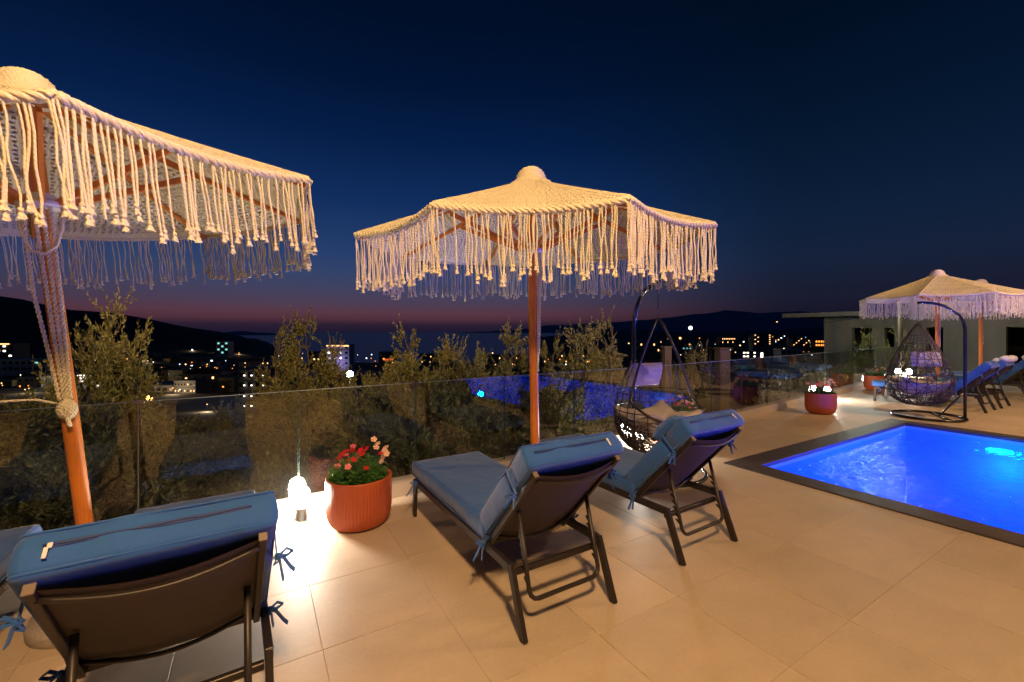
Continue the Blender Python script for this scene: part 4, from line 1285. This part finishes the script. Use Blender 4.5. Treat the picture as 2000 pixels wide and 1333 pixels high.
tree('upright', 1385, 676, 10.5, 'small olive tree right of centre between the rendered pillars', rz=3.3, sxy=.5)
tree('shrub', 1500, 742, 9.6, 'low bush behind the glass beyond the second bollard', rz=1.3, sxy=.7)
tree('shrub', 1685, 655, 17, 'olive bush against the concrete building, left of the egg chair', rz=1.3, sxy=.55, zbase=-3.2)
tree('broad', 1765, 642, 16, 'olive tree against the concrete building behind the far parasol', rz=2.3, sxy=.55, zbase=-3.2)
tree('shrub', 480, 905, 5.5, 'dark low bush behind the glass beside the near bollard light', rz=1.0, sxy=.9)
tree('shrub', 860, 800, 6.6, 'dark low bush behind the middle lounger', rz=1.7, sxy=.9)
for i, (px, yt, d) in enumerate(((300, 800, 9), (400, 795, 11), (450, 790, 13), (650, 770, 11), (1230, 700, 12), (1580, 715, 12))):
    tree('shrub', px, yt, d, ['round bush down the slope behind the second glass pane', 'bush on the dark slope below the row of porch lights', 'small bush at the foot of the apartment block with porch lights',
         'bush on the slope under the floodlight', 'bush beyond the glass right behind the hanging chair', 'bush by the left end of the concrete building'][i], rz=i, sxy=1.1)

# dry grass on the slope below the fence
g = MB(); rnd = random.Random(44)
for q in range(16000):
    d = rnd.uniform(4.2, 12); t = rnd.uniform(-1.35, .9); p = at(t, d)
    if p.y < yf(p.x) + .3: continue
    z = terrain_z(p.x, p.y); h = rnd.uniform(.12, .45); a = rnd.uniform(0, 6.28); w = rnd.uniform(.005, .010)
    le = Vector((rnd.uniform(-.15, .15), rnd.uniform(-.15, .15), h))
    b_ = Vector((p.x, p.y, z)); s_ = Vector((math.cos(a), math.sin(a), 0)) * w
    g.add([b_ - s_, b_ + s_, b_ + le * .6 + s_ * .6 + Vector((0, 0, h * .1)), b_ + le * 1.0], [(0, 1, 2, 3)])
tag(g.build('dry_grass', M['grass']), 'dry brown grass on the slope beyond the glass', 'grass', kind='stuff')

# rendered pillars and the unfinished building
for px0, px1, yt, lab in ((1295, 1309, 680, 'brown rendered pillar left of the small bushes beyond the glass'), (1400, 1421, 683, 'brown rendered pillar right of the small bushes beyond the glass')):
    d = 9.5; w = (px1 - px0) * d / 833; p = at(((px0 + px1) / 2 - 1000) / 833, d); zt = 1.55 + (648 - yt) * d / 833
    b = MB().box((0, 0, (zt - 3) / 2), (w, w, zt + 3), bevel=.01).box((0, 0, zt + .02), (w + .04, w + .04, .04), bevel=.005)
    o = b.build('pillar', M['post'], None, (p.x, p.y, 0)); o.rotation_euler = (0, 0, R(-25)); tag(o, lab, 'pillar')

def concrete_house():
    root = empty('concrete_building', (24, 6, -3.4), 0, 'unfinished grey concrete building with dark window openings at the right', 'building')
    X = 24 - 24; zb, zt = 0, 2.25 + 3.4
    opens = [(8.2, 8.95, 3.95, 5.12), (7.40, 7.75, 3.95, 5.12), (5.85, 6.36, 3.95, 5.12), (2.2, 4.15, 3.3, 5.12), (-.5, .8, 3.8, 5.12)]
    y0, y1 = -6, 10.1
    b = MB(); T = .3
    edges = sorted(opens); cur = y0
    for (a, c, z0, z1) in edges:
        b.box((T / 2, (cur + a) / 2 - 6, (zb + zt) / 2), (T, a - cur, zt - zb)); b.box((T / 2, (a + c) / 2 - 6, (zb + z0) / 2), (T - .004, c - a, z0 - zb)); b.box((T / 2, (a + c) / 2 - 6, (z1 + zt) / 2), (T - .004, c - a, zt - z1)); cur = c
    b.box((T / 2, (cur + y1) / 2 - 6, (zb + zt) / 2), (T, y1 - cur, zt - zb))
    b.box((5, y1 - 6 - .15, (zb + zt) / 2), (9.38, .3, zt - zb))
    b.box((9.85, (y0 + y1) / 2 - 6, (zb + zt) / 2), (.3, y1 - y0, zt - zb))
    b.box((5, (y0 + y1) / 2 - 6, 3.2), (9.38, y1 - y0 - .7, .2))
    wall = b.build('wall', M['concrete'], root)
    for (a, c, z0, z1) in edges:
        b = MB().box((-.03, (a + c) / 2 - 6, z0 - .03), (.12, c - a + .1, .05)); b.build('window_sill', M['concrete'], wall)
    r_ = MB().box((4.6, (y0 + y1) / 2 - 6 + .4, zt + .11), (11, y1 - y0 + 2.2, .20)); r_.build('roof_slab', M['concrete'], root)
concrete_house()
cb = MB(); pts = [Vector((23.6, 10.8, 1.95)).lerp(Vector((20.5, 5.5, 2.55)), t / 14) - Vector((0, 0, .5 * math.sin(PI * t / 14) * .3)) for t in range(15)]
cb.tube(pts, .012, 5); tag(cb.build('overhead_cable', M['dark']), 'black overhead cable sagging in front of the concrete building', 'cable')
lamp('street_light', 'POINT', (18.9, 6.6, 2.7), 160, (.85, 1.0, .88), .15)

# ------------------------------------------------------------------ the town
GW = {c: glow_mat('lit_window_' + c, v, s_) for c, v, s_ in (('warm', (1, .52, .20), 3.2), ('white', (1, .86, .66), 4.5), ('orange', (1, .30, .05), 2.6), ('teal', (.30, .85, .85), 1.0), ('cool', (.75, .95, 1), 4.0), ('red', (1, .12, .03), 1.2), ('dimwarm', (1, .5, .22), .7), ('purple', (.35, .25, 1), .9), ('yellow', (1, .85, .35), 1.6))}
BD = [(7, 900), (20, 860), (60, 864)]
def d_for(yb):
    """distance at which the slope is seen at this height"""
    lo, hi = 60.0, 640.0
    if yb < 706: return 620
    for _ in range(30):
        m = (lo + hi) / 2
        if 648 + (1.55 - prof(m)) * 833 / m > yb: lo = m
        else: hi = m
    return (lo + hi) / 2
NB = [0]
def building(px0, px1, yt, yb, wall, label, cols, floors, lit, glow='warm', roof=False, group=None, d=None, wh=.42, ww=.34, extra=None, yaw=0, name='town_house'):
    d = d or d_for(yb); k = d / 833
    w = (px1 - px0) * k; zt = 1.55 + (648 - yt) * k; zb_ = 1.55 + (648 - yb) * k
    p = at(((px0 + px1) / 2 - 1000) / 833, d)
    root = empty(name, (p.x, p.y, zb_), R(-31) + yaw, label, 'building', group)
    h = zt - zb_; dep = max(6, min(14, w * .7))
    MB().box((0, dep / 2, h / 2 - 4), (w, dep, h + 8)).build('wall', wall, root)
    if roof:
        b = MB(); o = .5; rh = min(2.2, h * .3)
        b.add([(-w / 2 - o, -o, h), (w / 2 + o, -o, h), (w / 2 + o, dep + o, h), (-w / 2 - o, dep + o, h), (-w / 2 + w * .25, dep / 2, h + rh), (w / 2 - w * .25, dep / 2, h + rh)],
              [(0, 3, 2, 1), (0, 1, 5, 4), (1, 2, 5), (2, 3, 4, 5), (3, 0, 4)])
        b.build('roof', M['rooftile'], root)
    else:
        MB().box((0, dep / 2, h + .18), (w + .5, dep + .5, .3)).build('roof', wall, root)
    fh = h / floors; cw = w / cols
    cache = {}
    for f in range(floors):
        if floors > 1 and f: MB().box((0, -.35, f * fh), (w, .7, .14)).build('balcony_slab', wall, root) if (floors <= 4 and w > 6) else None
        for c in range(cols):
            on = lit(c, f) if callable(lit) else ((c, f) in lit)
            m = GW[on if isinstance(on, str) else glow] if on else M['windowdark']
            if m not in cache:
                cache[m] = MB().box((0, 0, 0), (cw * ww * (1.35 if on else 1.9), .06, fh * wh * (.75 if on else 1))).mesh('window', m)
            o = bpy.data.objects.new('window', cache[m]); COL.objects.link(o); o.parent = root
            o.location = (-w / 2 + cw * (c + .5), -.035, fh * (f + .5))
    if extra:
        for (u0, u1, v0, v1, gl, nm) in extra:
            MB().box((w * ((u0 + u1) / 2 - .5), -.5, h * (v0 + v1) / 2), (w * (u1 - u0), .3, h * (v1 - v0))).build(nm, GW[gl], root)
    return root, p, zb_, zt, d
rb_ = random.Random(9)
P_, PD_, PO_ = M['plaster'], M['plaster_dark'], M['plaster_ochre']
building(-20, 26, 672, 700, PD_, 'lit house on the hillside at the left edge with warm and white lights', 4, 3, {(2, 2), (1, 1), (2, 1), (3, 0)}, 'white', d=400, extra=[(.45, .85, .96, 1.02, 'warm', 'light_strip')])
building(-10, 90, 703, 727, P_, 'long pale low building behind the leaning pole with one teal window', 8, 2, lambda c, f: 'teal' if (c in (6,) and f == 1) else False, d=330)
b_, p_, z_, zt_, d_ = building(153, 222, 733, 755, P_, 'brightly lit white villa low in the valley, right of the leaning pole', 5, 2, {(0, 1), (1, 1), (3, 0)}, 'white', extra=[(.0, .45, .93, .99, 'white', 'light_strip'), (.1, .3, .45, .5, 'white', 'light_strip')])
lamp('villa_floodlight', 'POINT', (p_.x - 3, p_.y - 7, z_ + 5), 9000, (1, .9, .75), .3)
building(180, 206, 697, 720, PD_, 'dark house with four square warm windows behind the bushy olive', 2, 2, {(0, 1), (1, 1), (1, 0)}, 'warm', ww=.22)
building(236, 262, 697, 722, PD_, 'dark house with two rows of warm windows, right of the bushy olive', 3, 3, {(0, 2), (1, 2), (0, 1), (1, 1)}, 'warm', ww=.2)
building(262, 300, 690, 712, PD_, 'dim house with orange lights behind the town trees', 4, 2, {(0, 1), (3, 0)}, 'orange')
building(254, 325, 728, 750, PD_, 'wide dark flat roofed block in the middle of the left town', 6, 2, set())
building(323, 355, 716, 738, PO_, 'ochre two storey house with wide dark balconies', 3, 2, {(2, 0)}, 'dimwarm')
building(318, 405, 690, 708, PD_, 'long dim house below the left hillside', 7, 2, {(3, 0)}, 'white')
b_, p_, z_, zt_, d_ = building(423, 446, 668, 692, P_, 'tower floodlit in teal on the shore left of the red glow', 3, 4, lambda c, f: 'teal' if (c + f) % 2 else False, 'teal', ww=.4, wh=.7, d=560)  # glowing panes stand in for teal floodlight on the walls
building(466, 527, 723, 800, PD_, 'dark apartment block with four rows of porch lights', 4, 4, lambda c, f: False, extra=[(x, x + .032, y, y + .028, 'white', 'porch_light') for y in (.08, .33, .60, .85) for x in (.20, .43, .80)], d=133)
building(268, 340, 754, 768, P_, 'long white terrace wall building above the street lamp', 6, 1, {(5, 0)}, 'dimwarm')
building(340, 382, 745, 770, PD_, 'restaurant with a row of warm lamps in the valley', 7, 2, {(0, 0), (1, 0), (3, 0), (4, 1), (5, 0), (6, 0)}, 'warm', ww=.2, wh=.3)
building(355, 420, 700, 720, PD_, 'dark row of houses with two white lights left of the porch lit block', 5, 2, {(1, 0), (4, 1)}, 'cool', ww=.2, wh=.3)
b_, p_, z_, zt_, d_ = building(637, 682, 674, 715, P_, 'lit hotel with a warm strip along its roof, in front of the sea', 4, 4, lambda c, f: ('white' if (c * 3 + f) % 3 else 'purple') if c < 3 else False, 'white', ww=.26, d=420, extra=[(.02, .98, .93, .97, 'warm', 'light_strip')])
lamp('hotel_light', 'POINT', (p_.x - 6, p_.y - 9, z_ + 3), 6000, (.4, .35, 1), .5)
building(600, 636, 688, 716, PD_, 'small lit building directly left of the hotel', 4, 3, {(1, 1), (2, 1), (3, 0)}, 'yellow')
building(740, 772, 688, 706, PD_, 'low building with red and orange lights by the sea', 5, 2, {(1, 0), (4, 0), (3, 0)}, 'orange', extra=[(.3, .9, .1, .25, 'red', 'light_strip')], d=560)
building(770, 800, 752, 786, P_, 'small white house with a bright lamp seen at the glass rim', 2, 2, {(1, 1)}, 'white', d=75, extra=[(.05, .75, .95, 1.02, 'dimwarm', 'light_strip')])
building(820, 880, 692, 712, PD_, 'low shore houses with tiny warm lights left of the parasol pole', 7, 2, {(0, 0), (2, 1), (5, 0)}, 'warm', ww=.15, wh=.3)
building(930, 1030, 694, 718, PD_, 'row of shore houses with warm lights behind the parasol pole', 12, 2, lambda c, f: (c * 5 + f * 3) % 4 == 0, 'warm', ww=.15, wh=.3)
building(1060, 1160, 690, 712, PD_, 'row of shore houses with warm lights behind the feathery olives', 12, 2, lambda c, f: (c * 7 + f * 2) % 5 == 0, 'warm', ww=.15, wh=.3)
building(1315, 1345, 655, 690, PD_, 'dark block left of the tall white mast lamp', 4, 4, set(), d=600)
building(1332, 1364, 678, 684, P_, 'pale low building with greenish lights under the mast lamp', 5, 1, {(0, 0), (1, 0), (2, 0)}, 'teal', d=600)
building(1408, 1438, 659, 672, PO_, 'low building crowded with warm lights, left of the two lit towers', 8, 2, lambda c, f: f == 1 or c % 3 == 0, 'warm', ww=.3, d=600, yaw=.2)
building(1472, 1506, 653, 674, PD_, 'tall block with warm window columns on both sides', 6, 5, lambda c, f: c in (0, 1) and (c + f) % 2 == 0 or (c == 5), 'warm', d=620, ww=.3)
building(1548, 1582, 660, 676, PD_, 'pale apartment block near the concrete building with scattered lights', 7, 4, lambda c, f: (c * 3 + f * 5) % 4 == 0, 'warm', d=620, ww=.3)
building(1512, 1546, 655, 670, PD_, 'dim block between the two lit towers', 6, 4, lambda c, f: (c * 2 + f * 7) % 9 == 0, 'cool', d=700, ww=.2)
building(1450, 1484, 686, 700, PD_, 'low office with two rows of wide white windows', 5, 2, lambda c, f: c != 2, 'white', d=500, ww=.42, wh=.45)
building(1483, 1502, 685, 703, PD_, 'small building with a bright tall doorway', 2, 1, {(0, 0)}, 'white', d=420, wh=.7)
building(1525, 1568, 683, 694, P_, 'long grey roofed shed left of the concrete building', 4, 1, set(), d=480)
building(1592, 1612, 664, 678, PO_, 'building with a strong orange glow beside the concrete wall', 4, 2, lambda c, f: True, 'orange', d=600, ww=.45, wh=.6)
building(1240, 1290, 668, 690, PD_, 'dim houses seen through the hanging chair frame', 6, 2, {(1, 1), (4, 1), (5, 0)}, 'warm', d=600, ww=.2)
# anonymous houses that nothing tells apart
HL = (('small dark house down in the left valley with few or no lit windows', 'dark houses in the left valley'), ('small dark house on the right plain before the mountains, few lit windows', 'dark houses on the right plain'))
rr = random.Random(77)
for i in range(92):
    if i < 60: px = rr.uniform(-10, 520); yb = rr.uniform(702, 765)
    else: px = rr.uniform(1200, 1600); yb = rr.uniform(690, 704)
    d = d_for(yb) * (rr.uniform(.95, 1.05)) if i < 60 else rr.uniform(520, 900)
    w = rr.uniform(9, 17) * 833 / d; hpx = rr.choice((3.2, 6, 6.4, 9)) * 833 / d
    nl = rr.choice((0, 1, 1, 2, 3)); cols = rr.choice((2, 3, 4)); fl = 1 if hpx * d / 833 < 4 else 2
    lt = {(rr.randrange(cols), rr.randrange(fl)) for _ in range(nl)}
    building(px - w / 2, px + w / 2, yb - hpx, yb, rr.choice((PD_, PD_, P_, PO_)), HL[0 if i < 60 else 1][0], cols, fl, lt, rr.choice(('warm', 'warm', 'dimwarm', 'white', 'orange')), roof=rr.random() < .4, group=HL[0 if i < 60 else 1][1], d=d, wh=.32, ww=.16, yaw=rr.uniform(-.5, .5))

def street_lamp(px, y, d, hgt, head, gl, label, group=None, light=0, col=(1, .8, .5)):
    k = d / 833; p = at((px - 1000) / 833, d); zt = 1.55 + (648 - y) * k
    root = empty('street_lamp', (p.x, p.y, zt - hgt), R(-31), label, 'street lamp', group)
    pr = .018 * hgt ** .7
    MB().tube([(0, 0, 0), (0, 0, hgt * .6), (0, 0, hgt)], pr, 6).build('lamp_post', M['post'], root)
    b = MB(); b.ball((0, -head * .3, hgt), head, 12, sq=(1, 1, 1)); b.build('lamp_head', GW[gl] if isinstance(gl, str) else gl, root)
    if light: lamp('lamp_light', 'POINT', (p.x - .5, p.y - .9, zt - .15), light, col, .1)
o = street_lamp(1758, 574, 14.9, 6.2, .085, glow_mat('post_lamp_glow', (1, .92, .8), 160, True), 'slim lamp post beyond the fence, half hidden behind the far parasol')
bright = glow_mat('floodlight_glow', (.75, 1.0, 1.0), 30)
br_or = glow_mat('sodium_glow', (1, .45, .10), 7)
street_lamp(293, 778, 48, 5.5, .30, br_or, 'orange street lamp standing low behind the left glass pane', light=500, col=(1, .4, .08))
street_lamp(684, 731, 34, 6, .27, bright, 'blazing blue white floodlight above the olive trees', light=500, col=(.8, 1, 1))
street_lamp(1348, 641, 500, 20, 2.2, 'white', 'tall white mast lamp on the right horizon')
street_lamp(1328, 661, 500, 12, 1.3, 'warm', 'smaller warm mast lamp left of the tall mast')
rr = random.Random(5)
spots = [(312, 693), (376, 684), (404, 716), (363, 712), (363, 720), (467, 690), (446, 692), (412, 724), (355, 747), (338, 758), (128, 762), (205, 766), (240, 786), (405, 790), (57, 759), (60, 742), (250, 700), (285, 705), (340, 728), (375, 757), (405, 712),
         (567, 683), (545, 695), (590, 700), (620, 693), (726, 693), (716, 700), (760, 690), (800, 692), (850, 695), (962, 690), (985, 700), (1005, 712), (1010, 693), (1040, 705), (1085, 695), (1105, 712), (1150, 706), (1160, 660), (1228, 671), (1243, 668),
         (1400, 661), (1399, 668), (1420, 672), (1445, 675), (1452, 668), (1470, 679), (1520, 664), (1525, 688), (1583, 677), (1573, 660), (1590, 673), (1517, 629), (1500, 690), (1347, 673), (1316, 675), (1310, 686)]
TL = (('tiny lamp point among the dark houses of the left valley', 'small lamps of the left valley'), ('tiny lamp point along the shore behind the olive trees', 'small lamps along the shore'), ('tiny lamp point on the right plain below the mountains', 'small lamps of the right plain'))
rr2 = random.Random(3)
spots += [(rr2.gauss(*rr2.choice(((60, 50), (240, 60), (370, 50), (440, 40)))), rr2.uniform(688, 764)) for _ in range(60)]
spots += [(rr2.gauss(*rr2.choice(((1420, 40), (1530, 45), (1300, 40)))), rr2.uniform(658, 702)) for _ in range(55)]
spots += [(rr2.gauss(*rr2.choice(((1040, 50), (800, 60), (580, 30)))), rr2.uniform(690, 716)) for _ in range(30)]
for li, (px, y) in enumerate(spots):
    d = 640 if px > 1200 else d_for(y + 12)
    if li % 4 == 1 and px < 700 and li < 80:
        q_ = at((px - 1000) / 833, d - 7); zt_ = 1.55 + (648 - y) * d / 833
        lamp('town_light', 'POINT', (q_.x, q_.y, zt_), 2400, (1, .72, .42), .3)
    street_lamp(px, y, d, 7, .0016 * d * (rr.uniform(.6, 1.1) if li < 57 else rr.uniform(.35, .75)), rr.choice(('warm', 'warm', 'white', 'orange', 'cool')), *TL[0 if px < 540 else (2 if px > 1200 else 1)])
